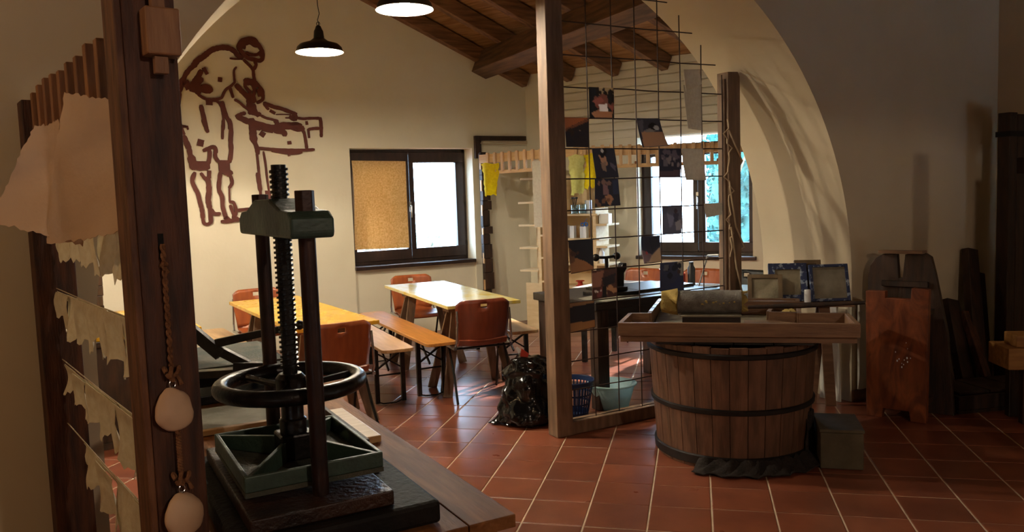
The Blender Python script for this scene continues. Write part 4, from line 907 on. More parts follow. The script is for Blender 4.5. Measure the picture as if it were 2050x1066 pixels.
m = MB(); m.prism([(-.03, 0), (.02, -.02), (.035, .03), (-.015, .07)], 0, .004, 'xz'); o = m.ob('bottle_tip', 'redp', t, label='red and white tip sticking out'); o.location = (-.02, -.03, .455)
m = MB(); m.prism([(-.035, .03), (-.02, .06), (-.045, .085), (-.055, .07)], 0, .005, 'xz'); o = m.ob('tip_end', 'whitepl', t); o.location = (-.02, -.035, .455)

# blue plastic laundry basket behind the left post
t = thing('plastic_basket', 'dark blue slotted plastic basket right behind the left lattice post', 'basket', (-.868, 5.545, 0), 0)
def rb(z): return .105 + .045 * z / .27
m = MB(); m.lathe([(0, 0), (.105, 0), (.112, .045), (.109, .045), (.102, .006), (0, .006)], n=40); m.ob('bottom', 'bluep', t)
for z0, z1 in [(.10, .112), (.165, .177), (.235, .262)]:
    m = MB(); m.lathe([(rb(z0), z0), (rb(z1), z1), (rb(z1) - .004, z1), (rb(z0) - .004, z0), (rb(z0), z0)], n=40); m.ob('ring', 'bluep', t)
m = MB(); m.tube([((rb(.27) + .004) * math.cos(a), (rb(.27) + .004) * math.sin(a), .266) for a in [2 * PI * k / 40 for k in range(40)]], .006, 8, closed=True); m.ob('rim', 'bluep', t)
sl = None
for k in range(34):
    a = 2 * PI * k / 34
    if sl is None:
        m = MB(); m.bar((rb(.045) - .002, 0, .045), (rb(.24) - .002, 0, .24), .010, .004, (1, 0, 0)); sl = m.ob('slat', 'bluep', t)
    else: c = sl.copy(); COL.objects.link(c); c.rotation_euler = (0, 0, a)

# pale blue basin
t = thing('basin', 'pale blue plastic basin on the floor under the black desk', 'basin', (-.62, 5.83, 0), 0)
m = MB(); m.lathe([(0, .0), (.115, 0), (.12, .008), (.165, .165), (.178, .175), (.180, .182), (.172, .186), (.160, .172), (.114, .014), (0, .008)], n=56); m.ob('bowl', 'cyanp', t)
m = MB(); m.tube([(.179 * math.cos(a), .179 * math.sin(a), .180) for a in [2 * PI * k / 48 for k in range(48)]], .006, 8, closed=True); m.ob('rim', 'cyanp', t)

# ================================================================= THE VAT AND WHAT LIES ON IT
V = (.195, 4.975); HV = .70
t = thing('wooden_vat', 'big round stave-built wooden vat with three black hoops', 'vat', (V[0], V[1], 0), .05)
def rv(z): return .445 + .045 * z / HV
NS = 30
for k in range(NS):
    a0 = 2 * PI * k / NS + .004; a1 = 2 * PI * (k + 1) / NS - .004; vs = []
    for z in (0.0, HV + random.uniform(-.006, .004)):
        for a in (a0, (a0 + a1) / 2, a1): vs.append((rv(z) * math.cos(a), rv(z) * math.sin(a), z))
        for a in (a1, (a0 + a1) / 2, a0): vs.append(((rv(z) - .035) * math.cos(a), (rv(z) - .035) * math.sin(a), z))
    m = MB(); m.add(vs, [tuple(range(6))[::-1], tuple(range(6, 12))] + [(i, (i + 1) % 6, (i + 1) % 6 + 6, i + 6) for i in range(6)]); m.ob('stave', 'stave', t)
m = MB(); m.lathe([(0, .05), (rv(0) - .034, .05), (rv(0) - .034, .08), (0, .08)], n=48); m.ob('bottom', 'stave', t)
for z0, z1 in [(.635, .668), (.318, .352), (.015, .075)]:
    m = MB(); m.lathe([(rv(z0) + .002, z0), (rv(z0) + .014, z0 + .006), (rv(z1) + .014, z1 - .006), (rv(z1) + .002, z1)], n=72); m.ob('hoop', 'hoop', t)
# lid boards
t = thing('board_top', 'dark flat boards covering the vat inside the tray frame', 'board', (0, 0, 0))
for k in range(4):
    m = MB(); m.box(-.23 + k * .215, 4.60, .702, -.02 + k * .215, 5.42, .722); m.ob('board', 'deskdark', t, bevel=.002)
# tray frame, T-shaped, with upstanding sides
t = thing('t_shaped_tray', 'T-shaped shallow wooden tray frame lying on top of the vat', 'tray', (0, 0, 0))
def side(p, q, z0=.765, z1=.835, w=.026, name='side_board', mt='traywood'):
    m = MB(); m.bar((p[0], p[1], (z0 + z1) / 2), (q[0], q[1], (z0 + z1) / 2), w, z1 - z0); return m.ob(name, mt, t, bevel=.002)
side((-.44, 4.56), (.848, 4.54), .760, .835, .028, 'front_board')
side((-.428, 4.57), (-.40, 4.93)); side((-.40, 4.93), (-.285, 4.93)); side((-.285, 4.93), (-.250, 5.60), mt='traywood')
side((-.250, 5.60), (.655, 5.58)); side((.652, 5.58), (.585, 4.92)); side((.585, 4.92), (.848, 4.925)); side((.846, 4.925), (.836, 4.55))
m = MB(); m.box(-.43, 4.57, .722, .84, 4.62, .765); m.box(-.43, 4.85, .722, .84, 4.92, .765); m.box(-.25, 5.3, .722, .62, 5.36, .765); m.ob('cross_batten', 'traywood', t)
m = MB(); m.box(-.41, 4.575, .760, .835, 4.918, .768); m.ob('tray_floor', 'traywood', t)
m = MB(); m.box(-.25, 4.94, .760, .57, 5.57, .768); m.ob('tray_floor', 'grey', t)
for k in range(4):
    a = k / 4 + .1; m = MB(); x = -.285 + .04 * a; y = 4.94 + .62 * a; m.bar((x, y, .8358), (x + .007, y + .13, .8358), .022, .003); m.ob('white_mark', 'whitepl', t, label='white paint mark on the left rim')
side((.42, 5.0), (.455, 5.18), mt='traywood'); side((.42, 4.98), (.58, 4.96), mt='traywood'); side((.455, 5.18), (.62, 5.17), mt='traywood')
# felt roll with yellow foam at its ends
t = thing('felt_roll', 'thick grey felt roll flecked with pulp, lying across the tray', 'roll', (.070, 4.84, .916), .0)
R_ = .072
def roll(u, v):
    a = 2 * PI * u; r = R_ * (1 + .025 * math.sin(3 * a + 1) + .02 * math.sin(9 * v + 2 * a)); return ((v - .5) * .365, r * math.cos(a) * 1.08, r * math.sin(a) * .96)
m = MB(); m.sheet(roll, 36, 26, .012); m.ob('felt', 'felt', t)
m = MB(); m.sheet(lambda u, v: (-.18 - .095 * v, (R_ - .012 + .02 * math.sin(u * 19 + v * 6)) * math.cos(2 * PI * u) * 1.06, (R_ - .006 + .012 * math.sin(u * 25)) * math.sin(2 * PI * u) * (1 - .25 * v)), 40, 8, .01); m.ob('foam_end', 'foam', t, label='torn yellow foam at the left end')
m = MB(); m.sheet(lambda u, v: (.175 + .028 * v * (1 + .6 * math.sin(u * 31)), (R_ - .014) * math.cos(2 * PI * u), (R_ - .010) * math.sin(2 * PI * u)), 40, 4, .01); m.ob('foam_end', 'foam', t, label='torn yellow foam at the right end')
for k in range(60):
    pass
pm = MB(); r_ = random.Random(3)
for _ in range(140):
    x = r_.gauss(.03, .07); a = r_.gauss(-.35 * PI, .22) ; a = -PI / 2 + (a + PI / 2) ; s_ = r_.uniform(.002, .006)
    aa = PI + .35 + r_.uniform(0, .9); rr = R_ + .003
    pm.sphere((max(-.16, min(.17, x)), rr * math.cos(aa) * 1.08, rr * math.sin(aa) * .96 * -1 if False else rr * -abs(math.sin(aa)) * .2 + .02 * r_.random()), s_, 5, 4, 1.6, .6, 1)
o = pm.ob('pulp_fleck', 'foam', t, kind='stuff')
m = MB(); m.box(-.165, -.10, -.077, .18, .06, -.068); o = m.ob('felt_sheet', 'grey', t)
m = MB(); m.box(-.155, -.09, -.148, .175, .07, -.078); m.ob('support_block', 'deskdark', t, bevel=.004)
# dark curled tool, wooden boards, stick and sheet inside the tray
m = MB(); m.tube([(-.19, 4.66, .777), (-.185, 4.73, .782), (-.14, 4.78, .785), (-.05, 4.80, .782)], [.004, .008, .009, .006], 8); tag(m.ob('curved_tool', 'iron'), 'dark curved metal tool poking out left of the felt roll', 'tool')
m = MB(); m.prism([(.27, 4.86), (.275, 4.98), (.45, 4.96), (.57, 4.87), (.50, 4.84)], .769, .785); tag(m.ob('flat_board', 'traywood', bevel=.002), 'thin tapering brown board beside the felt roll in the tray', 'board')
m = MB(); m.sheet(lambda u, v: (.28 + .27 * u, 4.63 + .14 * v + .02 * u, .772 + .008 * math.sin(u * 5 + v * 3)), 12, 6, .004); tag(m.ob('pulp_sheet', 'grey'), 'stiff greyish pulp sheet at the right of the tray', 'sheet')
m = MB(); m.tube([(.30, 4.98, .862), (.60, 4.94, .878), (.94, 4.90, .898)], [.011, .017, .010], 10); tag(m.ob('stirring_stick', 'darkwood'), 'long rough wooden stirring stick lying over the right rim', 'stick')
m = MB(); m.prism([(.20, 5.30), (.20, 5.36), (.60, 5.34), (.64, 5.27)], .77, .855); tag(m.ob('thick_plank', 'traywood', bevel=.004), 'thick brown plank lying behind the felt roll across the tray', 'board')
m = MB(); m.sheet(lambda u, v: (.49 + .11 * u, 5.02 + .11 * v, .80 + .035 * math.sin(PI * u) * math.sin(PI * v) + .012 * math.sin(u * 13 + v * 9)), 12, 8, .03); tag(m.ob('pulp_lump', 'foam'), 'pale lump of dry pulp in the right box of the tray', 'pulp')
m = MB(); m.sphere((.275, 4.60, .775), .006, 8, 6); m.sphere((.285, 4.60, .786), .005, 8, 6); tag(m.ob('black_knob', 'iron'), 'tiny black knob on the front of the tray beside the roll', 'knob')

# wet dark cloth round the foot of the vat
m = MB()
def cl2(u, v):
    a = -2.0 + 1.75 * u; r = .462 + .11 * v + .012 * math.sin(u * 40); return (V[0] + r * math.cos(a), V[1] + r * math.sin(a), .004 + .05 * (1 - v) ** 2 + .016 * abs(math.sin(u * 33 + v * 4)) * (1 - .4 * v))
m.sheet(cl2, 90, 8, .006); o = m.ob('floor_cloth', 'cloth'); tag(o, 'crumpled dark cloth lying along the foot of the vat', 'cloth')
m = MB(); m.sheet(lambda u, v: (V[0] + (.468 + .012 * math.sin(u * 22)) * math.cos(-.55 + .42 * u), V[1] + (.468 + .012 * math.sin(u * 22)) * math.sin(-.55 + .42 * u), .03 + .27 * v * (.35 + .65 * math.sin(PI * min(1, u * 1.1)) ** .6)), 18, 10, .006); tag(m.ob('hanging_cloth', 'cloth'), 'dark rag climbing the right side of the vat foot in a peak', 'cloth')
# grey block at the right of the vat
t = thing('grey_block', 'grey-brown box-like block on the floor at the right of the vat', 'box', (.775, 4.80, 0), -.03)
m = MB(); m.box(-.11, -.17, .0, .115, .17, .205); m.ob('body', 'crate', t, bevel=.006)
m = MB(); m.box(-.115, -.175, .207, .12, .175, .225); m.ob('lid', 'crate', t, bevel=.004)

# trestle behind the vat carrying leaning screens
t = thing('trestle', 'wooden trestle with a splayed leg behind the vat, holding the leaning screens', 'trestle', (0, 0, 0))
m = MB(); m.box(.32, 5.80, .745, 1.05, 6.02, .775); m.ob('top_board', 'traywood', t, bevel=.004)
for p, q in [((.86, 5.86, .745), (.93, 6.02, 0)), ((.86, 5.97, .745), (.80, 6.07, 0)), ((.42, 5.85, .745), (.38, 5.77, 0)), ((.42, 5.97, .745), (.38, 6.04, 0))]:
    m = MB(); m.bar(p, q, .07, .035, (0, 1, 0)); m.ob('leg', 'traywood', t, bevel=.003)
def screen(name, label, bl, br, h, lean, woodm, meshm, dep=.03, rim=.03, z=.78):
    """screen frame standing on its lower edge bl-br (x,y) and leaning back by lean (m)"""
    a = Vector((bl[0], bl[1], 0)); b = Vector((br[0], br[1], 0)); d = b - a; w = d.length; rz = math.atan2(d.y, d.x)
    t = thing(name, label, 'screen frame', (a.x, a.y, z), rz, 'screen frames leaning behind the vat'); t.rotation_euler = (-math.atan2(lean, h), 0, rz)
    for n_, bx in [('rim_left', (0, 0, 0, rim, dep, h)), ('rim_right', (w - rim, 0, 0, w, dep, h)), ('rim_bottom', (rim, 0, 0, w - rim, dep, rim)), ('rim_top', (rim, 0, h - rim, w - rim, dep, h))]:
        m = MB(); m.box(*bx); m.ob('rim', woodm, t, bevel=.002)
    m = MB(); m.box(rim * .7, dep * .35, rim * .7, w - rim * .7, dep * .5, h - rim * .7); m.ob('mesh', meshm, t); return t
screen('screen_frame', 'pale grey-beige mesh frame, the lowest and leftmost behind the vat', (.35, 5.82), (.585, 5.81), .205, .09, 'meshwood', 'mesh')
screen('screen_frame', 'blue-splattered frame behind the pale beige one', (.50, 5.865), (.76, 5.87), .275, .10, 'bluesplat', 'mesh', .03, .045)
screen('screen_frame', 'brownish mesh frame with a blue right edge, rightmost behind the vat', (.78, 5.83), (1.04, 5.88), .26, .07, 'bluesplat', 'grey', .03, .02)
screen('screen_frame', 'tall bare brown frame between the blue-splattered and the rightmost one', (.68, 5.905), (.86, 5.91), .29, .09, 'meshwood', 'meshwood')
t = thing('squeeze_tube', 'white cylindrical bottle standing in front of the screens behind the vat', 'bottle', (.675, 5.77 - .04, .775), 0)
m = MB(); m.lathe([(0, 0), (.022, 0), (.022, .085), (.020, .09), (0, .09)], n=20); m.ob('body', 'whitepl', t)
t.location = (.745, 5.81, .776)
# two white boards standing against the pillar under the trestle
m = MB(); m.prism([(-.18, 0), (.0, 0), (-.0, .70), (-.15, .70)], 0, .018, 'xz'); o = m.ob('white_board', 'white'); on(o, AR, .0, -.035, 0, PI / 2 + .0); o.location = AR(.01, .30, 0); o.rotation_euler = (0, 0, AR.rot + PI / 2)
o.location = AR(-.03, .22, 0); tag(o, 'white board standing against the arch pillar behind the trestle leg', 'board', 'white boards at the pillar')
m = MB(); m.box(0, -.02, 0.09, .26, 0, .72); o = m.ob('white_board', 'white', bevel=.002); on(o, AR, .07, -.016, 0); tag(o, 'white board hung low on the near wall beside the pillar edge', 'board', 'white boards at the pillar')

# ================================================================= TIMBER STORED AT THE RIGHT
B = Fr(1.12, 5.78, 119)
t = thing('notched_board', 'orange-brown upright board notched top and bottom, in front of the dark timber', 'board', B(0, 0, 0), B.rot)
m = MB(); m.prism([(0, 0), (.10, 0), (.108, .065), (.27, .067), (.28, 0), (.375, 0), (.385, .885), (.28, .89), (.276, .816), (.118, .817), (.118, .862), (-.007, .86)], 0, .055, 'xz'); m.ob('panel', 'orangewood', t, bevel=.004)
m = MB(); m.box(.02, .055, .10, .36, .24, .14); m.box(.02, .055, .70, .36, .24, .73); m.ob('shelf_board', 'darkwood', t)
m = MB()
r_ = random.Random(8)
for _ in range(12): m.sphere((r_.gauss(.24, .03), -.001, r_.gauss(.40, .05)), r_.uniform(.002, .005), 6, 5, 1, .3, 1.6)
m.ob('paint_fleck', 'whitepl', t, kind='stuff', label='white paint flecks')
t = thing('rounded_board', 'dark board with rounded shoulders and a slot, behind the orange-brown board', 'board', B(0, .30, 0), B.rot); t.rotation_euler = (-.035, 0, B.rot)
# built from slabs around the slot
out = [(-.10, 0), (-.10, .93), (-.085, 1.0), (-.05, 1.055), (.0, 1.085)]
m = MB(); m.prism(out + [(.093, 1.085), (.105, .92), (.105, 0)], 0, .05, 'xz'); m.prism([(.105, 0), (.105, .92), (.13, .92), (.13, 0)], 0, .05, 'xz'); m.prism([(.13, 0), (.13, .92), (.145, 1.085), (.265, 1.10), (.31, 1.07), (.34, .95), (.42, .55), (.47, 0)], 0, .05, 'xz'); m.ob('panel', 'darkwood', t, bevel=.003)
m = MB(); m.box(-.02, -.05, 1.09, .27, .06, 1.112); m.ob('cap_board', 'traywood', t, bevel=.004)
m = MB(); m.box(.0, -.03, .86, .30, .0, .90); m.ob('cross_bar', 'darkwood', t, bevel=.003)
def lean(name, label, b, top, w, th_, mt, az_, taper=1.0, grp='dark timbers leaning on the near wall'):
    p = Vector(b); q = Vector(top); m = MB(); m.bar((0, 0, 0), q - p, w, th_, tuple(az(az_)), w * taper, th_); o = m.ob(name, mt, bevel=.004); o.location = p; tag(o, label, 'plank', grp); return o
def A(s, z, off): p = AR(s, off, z); return p
lean('leaning_timber', 'short dark timber leaning beside the rounded board', A(.71, .02, -.30), A(.86, .70, -.06), .13, .05, 'darkwood', 139)
lean('leaning_timber', 'lighter brown narrow timber leaning low in the middle of the pile', A(1.07, .02, -.38), A(1.15, .57, -.13), .09, .045, 'rackwood', 139)
lean('leaning_timber', 'dark brown wide timber leaning behind the lighter narrow one', A(.93, .02, -.30), A(1.08, .66, -.06), .15, .05, 'darkwood', 139)
lean('leaning_timber', 'tallest leaning timber of the pile, broad and dark with a squared top', A(1.14, .02, -.26), A(1.33, 1.04, -.05), .17, .06, 'darkwood', 139, .75)
lean('leaning_timber', 'dark timber leaning just right of the tallest one', A(1.29, .02, -.22), A(1.47, .84, -.04), .12, .045, 'darkwood', 139, .8)
# flat dark crate
t = thing('flat_crate', 'flat dark wooden crate lying on the floor in front of the leaning timber', 'crate', (1.72, 5.86, 0), math.radians(24))
m = MB(); m.box(-.0, 0, 0, .78, .40, .022); m.ob('bottom', 'darkwood', t)
for bx in [(0, 0, .024, .78, .025, .12), (0, .375, .024, .78, .40, .12), (0, .027, .024, .025, .373, .12), (.755, .027, .024, .78, .373, .12)]:
    m = MB(); m.box(*bx); m.ob('side', 'darkwood', t, bevel=.003)
for k in range(3):
    m = MB(); m.box(.03 + k * .245, .03, .122, .26 + k * .245, .37, .14); m.ob('slat', 'darkwood', t, bevel=.003)
# tall dark banded board with a hole
t = thing('banded_board', 'tall dark board with a black iron band near its top, at the right edge', 'board', AR(1.375, -.33, 0), AR.rot)
for k in range(3):
    x0 = -.02 + k * .105; m = MB()
    top_ = 2.08 - .012 * k
    if k == 1: m.box(x0, 0, 0, x0 + .10, .09, 1.62); m.box(x0, 0, 1.74, x0 + .10, .09, top_); m.box(x0, .03, 1.62, x0 + .02, .09, 1.74)
    else: m.box(x0, 0, 0, x0 + .10, .09, top_)
    m.ob('plank', 'darkwood', t, bevel=.004)
for z in (1.90,):
    m = MB(); m.box(-.03, -.012, z, .31, 0, z + .04); m.box(-.032, -.012, z, -.02, .10, z + .04); m.box(.30, -.012, z, .312, .10, z + .04); m.ob('band', 'bandiron', t)
# ochre trestle bench cut by the right edge
t = thing('sawing_bench', 'ochre-yellow heavy bench end cut by the right edge of the picture', 'bench', (1.935, 5.62, 0), math.radians(6))
m = MB(); m.box(0, 0, .36, .60, .28, .50); m.ob('beam', 'yellowblock', t, bevel=.006)
m = MB(); m.box(.06, .03, .50, .50, .20, .58); m.ob('block', 'yellowblock', t, bevel=.006)
for x in (.10, .46):
    for y in (.02, .20): m = MB(); m.box(x, y, 0, x + .07, y + .06, .36); m.ob('leg', 'darkwood', t, bevel=.003)

# unseen two-post stand added off to the right so its posts throw the two upright shadows on the near wall
t = thing('shadow_stand', 'unseen two-post wooden stand with pierced posts, added to cast shadows on the near wall', 'stand', (0, 0, 0))
for (x, y), w, h, hz in (((2.0, 3.6), .085, 2.15, 1.86), ((2.37, 3.9), .13, 2.02, 1.78)):
    m = MB(); f_ = Fr(x, y, 95); c_ = lambda a, b, z: tuple(f_(a, b, z))
    def bx(x0, x1, z0, z1):
        m.add([c_(x0, -.03, z0), c_(x1, -.03, z0), c_(x1, .03, z0), c_(x0, .03, z0), c_(x0, -.03, z1), c_(x1, -.03, z1), c_(x1, .03, z1), c_(x0, .03, z1)], [(0, 3, 2, 1), (4, 5, 6, 7), (0, 1, 5, 4), (1, 2, 6, 5), (2, 3, 7, 6), (3, 0, 4, 7)])
    bx(-w / 2, w / 2, 0, hz - .02); bx(-w / 2, w / 2, hz + .02, h); bx(-w / 2, -.012, hz - .02, hz + .02); bx(.012, w / 2, hz - .02, hz + .02)
    m.ob('post', 'rackwood', t)
for z in (.2, .7): m = MB(); m.bar((2.0, 3.6, z), (2.37, 3.9, z), .03, .06); m.ob('rail', 'rackwood', t)

# ================================================================= THE WORK TABLE AND THE SCREW PRESS
t = thing('work_table', 'big rough plank work table under the screw press', 'table', TB(0, 0, 0), TB.rot)
for x0, x1 in [(-.133, 0), (-.41, -.136), (-.69, -.413)]:
    m = MB(); m.box(x0, 0, .715, x1, 2.55, .75); m.ob('plank', 'tablewood', t, bevel=.003)
m = MB(); m.box(-.66, .05, .63, -.63, 2.5, .715); m.box(-.06, .05, .63, -.03, 2.5, .715); m.ob('side_rail', 'tablewood', t, kind='stuff')
for x in (-.10, -.66):
    for y in (.06, 2.42): m = MB(); m.box(x, y, 0, x + .07, y + .07, .63); m.ob('leg', 'tablewood', t, bevel=.003)
ca_, cb = -.459, .414
def onT(mb, name, mt, label, cat, grp=None, bevel=0): o = mb.ob(name, mt, bevel=bevel); on(o, TB); tag(o, label, cat, grp); return o
m = MB()
def slab(u, v): return (-.69 + .504 * u, .05 + .75 * v, .75 + .065 - .004 * math.sin(u * 9 + v * 5))
m.box(-.69, .05, .752, -.186, .80, .812); onT(m, 'black_slab', 'blackslab', 'thick wet black slab under the press, its corner near the table edge', 'slab', bevel=.012)
m = MB(); m.box(-.645, .085, .813, -.297, .74, .850); onT(m, 'brown_board', 'wetblock', 'wet dark brown board between the black slab and the green platen', 'board', bevel=.004)
m = MB(); m.box(-.30, .36, .813, -.235, .70, .838); onT(m, 'felt_strip', 'felt', 'wrinkled wet felt edge sticking out right of the brown board', 'felt', bevel=.004)
t = thing('screw_press', 'old cast iron screw press with a black handwheel, green head and green platen', 'press', TB(ca_, cb, 0), TB.rot)
A_, B_ = .175, .222
m = MB(); m.box(-A_, -B_, .866, A_, B_, .878); m.ob('platen_plate', 'greendust', t, label='green pressing plate covered in dust')
m = MB(); w = .012
m.box(-A_, -B_, .878, A_, -B_ + w, .918); m.box(-A_, B_ - w, .878, A_, B_, .918); m.box(-A_, -B_ + w, .878, -A_ + w, B_ - w, .918); m.box(A_ - w, -B_ + w, .878, A_, B_ - w, .918); m.ob('platen_rim', 'green', t, bevel=.003, label='raised green rim of the pressing plate')
for sx in (-1, 1):
    for sy in (-1, 1): m = MB(); m.bar((sx * .03, sy * .03, .908), (sx * (A_ - .012), sy * (B_ - .012), .897), .012, .055, h2=.036); m.ob('rib', 'green', t, bevel=.002)
m = MB(); m.box(-.045, -.045, .878, .045, .045, .95); m.ob('platen_hub', 'iron', t, bevel=.006)
for sy in (-.25, .25):
    m = MB(); m.cyl((0, sy, .851), (0, sy, 1.56), .0205, n=24); m.ob('column', 'ironbar', t)
    m = MB(); m.cyl((0, sy, 1.545), (0, sy, 1.602), .0245, n=6); m.sm = [False] * len(m.sm); m.ob('nut', 'ironbar', t, bevel=.002)
m = MB(); m.prism([(-.305, 1.488), (.305, 1.488), (.312, 1.50), (.312, 1.535), (.28, 1.552), (.20, 1.556), (.09, 1.585), (-.09, 1.585), (-.20, 1.556), (-.28, 1.552), (-.312, 1.535), (-.312, 1.50)], -.052, .052, 'yz'); m.ob('head', 'green', t, bevel=.006)
m = MB(); m.cyl((0, 0, .93), (0, 0, 1.676), .0195, n=24); m.ob('screw_core', 'iron', t)
th_ = MB(); pitch = .0135; zs = 1.125; n_ = 14; vs = []; fs = []
turns = (1.668 - zs) / pitch; N_ = int(turns * 16)
for i in range(N_ + 1):
    a = 2 * PI * i / 16; z = zs + pitch * i / 16
    for r, dz in ((.018, -.0036), (.0248, -.003), (.0248, .003), (.018, .0036)): vs.append((r * math.cos(a), r * math.sin(a), z + dz))
for i in range(N_):
    b = i * 4
    for k in range(3): fs.append((b + k, b + 4 + k, b + 5 + k, b + 1 + k))
th_.add(vs, fs); th_.ob('thread', 'iron', t, label='square thread of the screw')
m = MB(); m.lathe([(.0, .95), (.036, .95), (.036, .985), (.030, .99), (.030, 1.045), (.040, 1.05), (.040, 1.10), (.030, 1.112), (.0, 1.112)], n=36); m.ob('wheel_hub', 'iron', t)
RW = .183
m = MB(); m.tube([(RW * math.cos(a), RW * math.sin(a), 1.085) for a in [2 * PI * k / 64 for k in range(64)]], .0215, 16, closed=True); m.ob('handwheel_rim', 'iron', t, label='thick black rim of the handwheel')
for k in range(3):
    a = math.radians(-75 - 42 + 120 * k); m = MB(); m.tube([(.03 * math.cos(a), .03 * math.sin(a), 1.075), (.10 * math.cos(a), .10 * math.sin(a), 1.080), (.172 * math.cos(a), .172 * math.sin(a), 1.086)], [.012, .009, .011], 10); m.ob('spoke', 'iron', t)

# things further back on the table
m = MB(); m.box(-.66, 1.27, .751, -.30, 1.62, .763); onT(m, 'grey_board', 'grey', 'flat grey board lying behind the screw press', 'board', bevel=.002)
m = MB(); m.box(-.66, 1.235, .752, -.30, 1.262, .772); onT(m, 'pale_batten', 'pine', 'pale batten lying in front of the flat grey board', 'batten', bevel=.002)
m = MB(); m.box(-.145, .80, .751, -.075, 1.24, .776); onT(m, 'pale_block', 'benchpale', 'pale wooden block lying right of the green platen near the table edge', 'block', bevel=.003)
m = MB(); m.lathe([(0, 0), (.016, 0), (.016, .02), (.008, .03), (.008, .045), (0, .045)], n=16); o = m.ob('small_stopper', 'whitepl'); on(o, TB, -.20, 1.15, .751); tag(o, 'tiny white plastic cap beside the pale block', 'cap')
m = MB(); m.box(-.165, .70, .751, -.15, 1.22, .80); onT(m, 'dark_batten', 'darkwood', 'dark batten standing on edge along the pale block', 'batten', bevel=.002)
t = thing('printing_press', 'low black flat-bed printing press with a lever arm, behind the screw press', 'press', TB(0, 0, 0), TB.rot)
m = MB(); m.box(-.68, 1.72, .752, -.16, 2.36, .79); m.ob('base', 'iron', t, bevel=.004)
for x in (-.66, -.22):
    for y in (1.74, 2.28): m = MB(); m.box(x, y, .79, x + .05, y + .05, .83); m.ob('foot', 'iron', t)
m = MB(); m.box(-.69, 1.70, .83, -.14, 2.38, .885); m.ob('bed', 'blackslab', t, bevel=.005)
m = MB(); m.box(-.67, 1.80, .886, -.16, 2.36, .892); m.ob('plate', 'greendust', t, label='dull reflecting plate on the bed')
iv = TB.m().inverted()
def tb(p): return tuple(iv @ Vector(p))
lev = []
m = MB(); m.bar(tb((-1.98, 2.70, 1.165)), tb((-1.80, 2.735, 1.00)), .030, .045); m.ob('arm', 'iron', t)
m = MB(); m.bar(tb((-1.815, 2.73, 1.045)), tb((-1.50, 2.80, 1.105)), .022, .034, h2=.024); m.ob('lever', 'iron', t, bevel=.003)
m = MB(); m.sphere(tb((-1.495, 2.80, 1.106)), .019, 16, 10); m.ob('lever_knob', 'iron', t)
m = MB(); m.bar(tb((-1.83, 2.73, 1.03)), tb((-1.70, 2.76, .955)), .03, .035); m.bar(tb((-1.74, 2.72, .955)), tb((-1.64, 2.77, .945)), .04, .04); m.ob('hinge_block', 'iron', t, bevel=.002, kind='stuff')
m = MB(); m.bar(tb((-2.02, 2.72, .915)), tb((-1.72, 2.76, .93)), .05, .028); m.ob('hinge_rail', 'iron', t, bevel=.002)
m = MB(); m.bar(tb((-1.74, 2.71, .912)), tb((-1.60, 2.79, .915)), .07, .012); m.ob('hinge_foot', 'iron', t)

# ================================================================= THE DRYING RACK AT THE LEFT
RK = Fr(-1.240, 1.700, -51)
t = thing('drying_rack', 'tall brown drying rack with two thick posts and a comb of vertical slats', 'rack', RK(0, 0, 0), RK.rot)
HP = 2.5
m = MB(); m.box(-.058, -.034, 0, .06, .082, HP); m.ob('post', 'rackwood', t, bevel=.004, label='thick near post, dark brown')
m = MB(); m.box(-.056, .082, 0, .058, .098, HP); m.ob('edge_strip', 'rackedge', t, bevel=.003, label='paler worn left edge of the near post')
m = MB(); m.box(-.061, .027, 1.452, -.052, .039, 1.512); m.ob('slot', 'blackslab', t, label='narrow slot the rope comes out of')
m = MB(); m.box(1.68, -.075, 0, 1.80, .07, 2.02); m.ob('post', 'rackwood', t, bevel=.004, label='far post beside the wall')
m = MB(); m.box(-.115, -.028, 1.915, -.058, .046, 2.02); m.ob('tenon_block', 'slat', t, bevel=.004)
m = MB(); m.box(-.098, -.002, 1.875, -.078, .028, 1.914); m.box(-.098, -.002, 2.021, -.078, .028, 2.12); m.ob('wedge', 'slat', t, bevel=.002, kind='stuff')
m = MB(); m.box(.06, -.015, 1.78, 1.68, .012, 1.83); m.ob('rail', 'slat', t, bevel=.003)
for k in range(11):
    x = .125 + .148 * k; w_ = .020 if k else .016
    m = MB(); m.box(x - w_, .013, 1.77 if k else 1.745, x + w_, .045, 2.045 + random.uniform(-.012, .012)); m.ob('slat', 'slat', t, bevel=.003)
m = MB(); m.prism([(.095, 1.738), (.165, 1.738), (.178, 1.76), (.178, 1.81), (.150, 1.80), (.150, 1.765), (.095, 1.765)], .045, .062, 'xz'); m.ob('hook_block', 'slat', t, bevel=.002)
words = {0: 'top', 1: 'second', 2: 'third', 3: 'lowest'}
for si, z in enumerate((1.535, 1.262, .968, .700)):
    m = MB(); m.tube([(.055, 0, z), (.9, 0, z - .006), (1.69, 0, z)], .0022, 6); o = m.ob('string', 'string'); put(o, RK.o, RK.rot); tag(o, '%s string of the drying rack, stretched between the posts' % words[si], 'string', 'strings of the drying rack')
ords = ['nearest the near post', 'second from the near post', 'third from the near post', 'fourth from the near post', 'fifth from the near post', 'sixth from the near post', 'nearest the far post']
rp = random.Random(21)
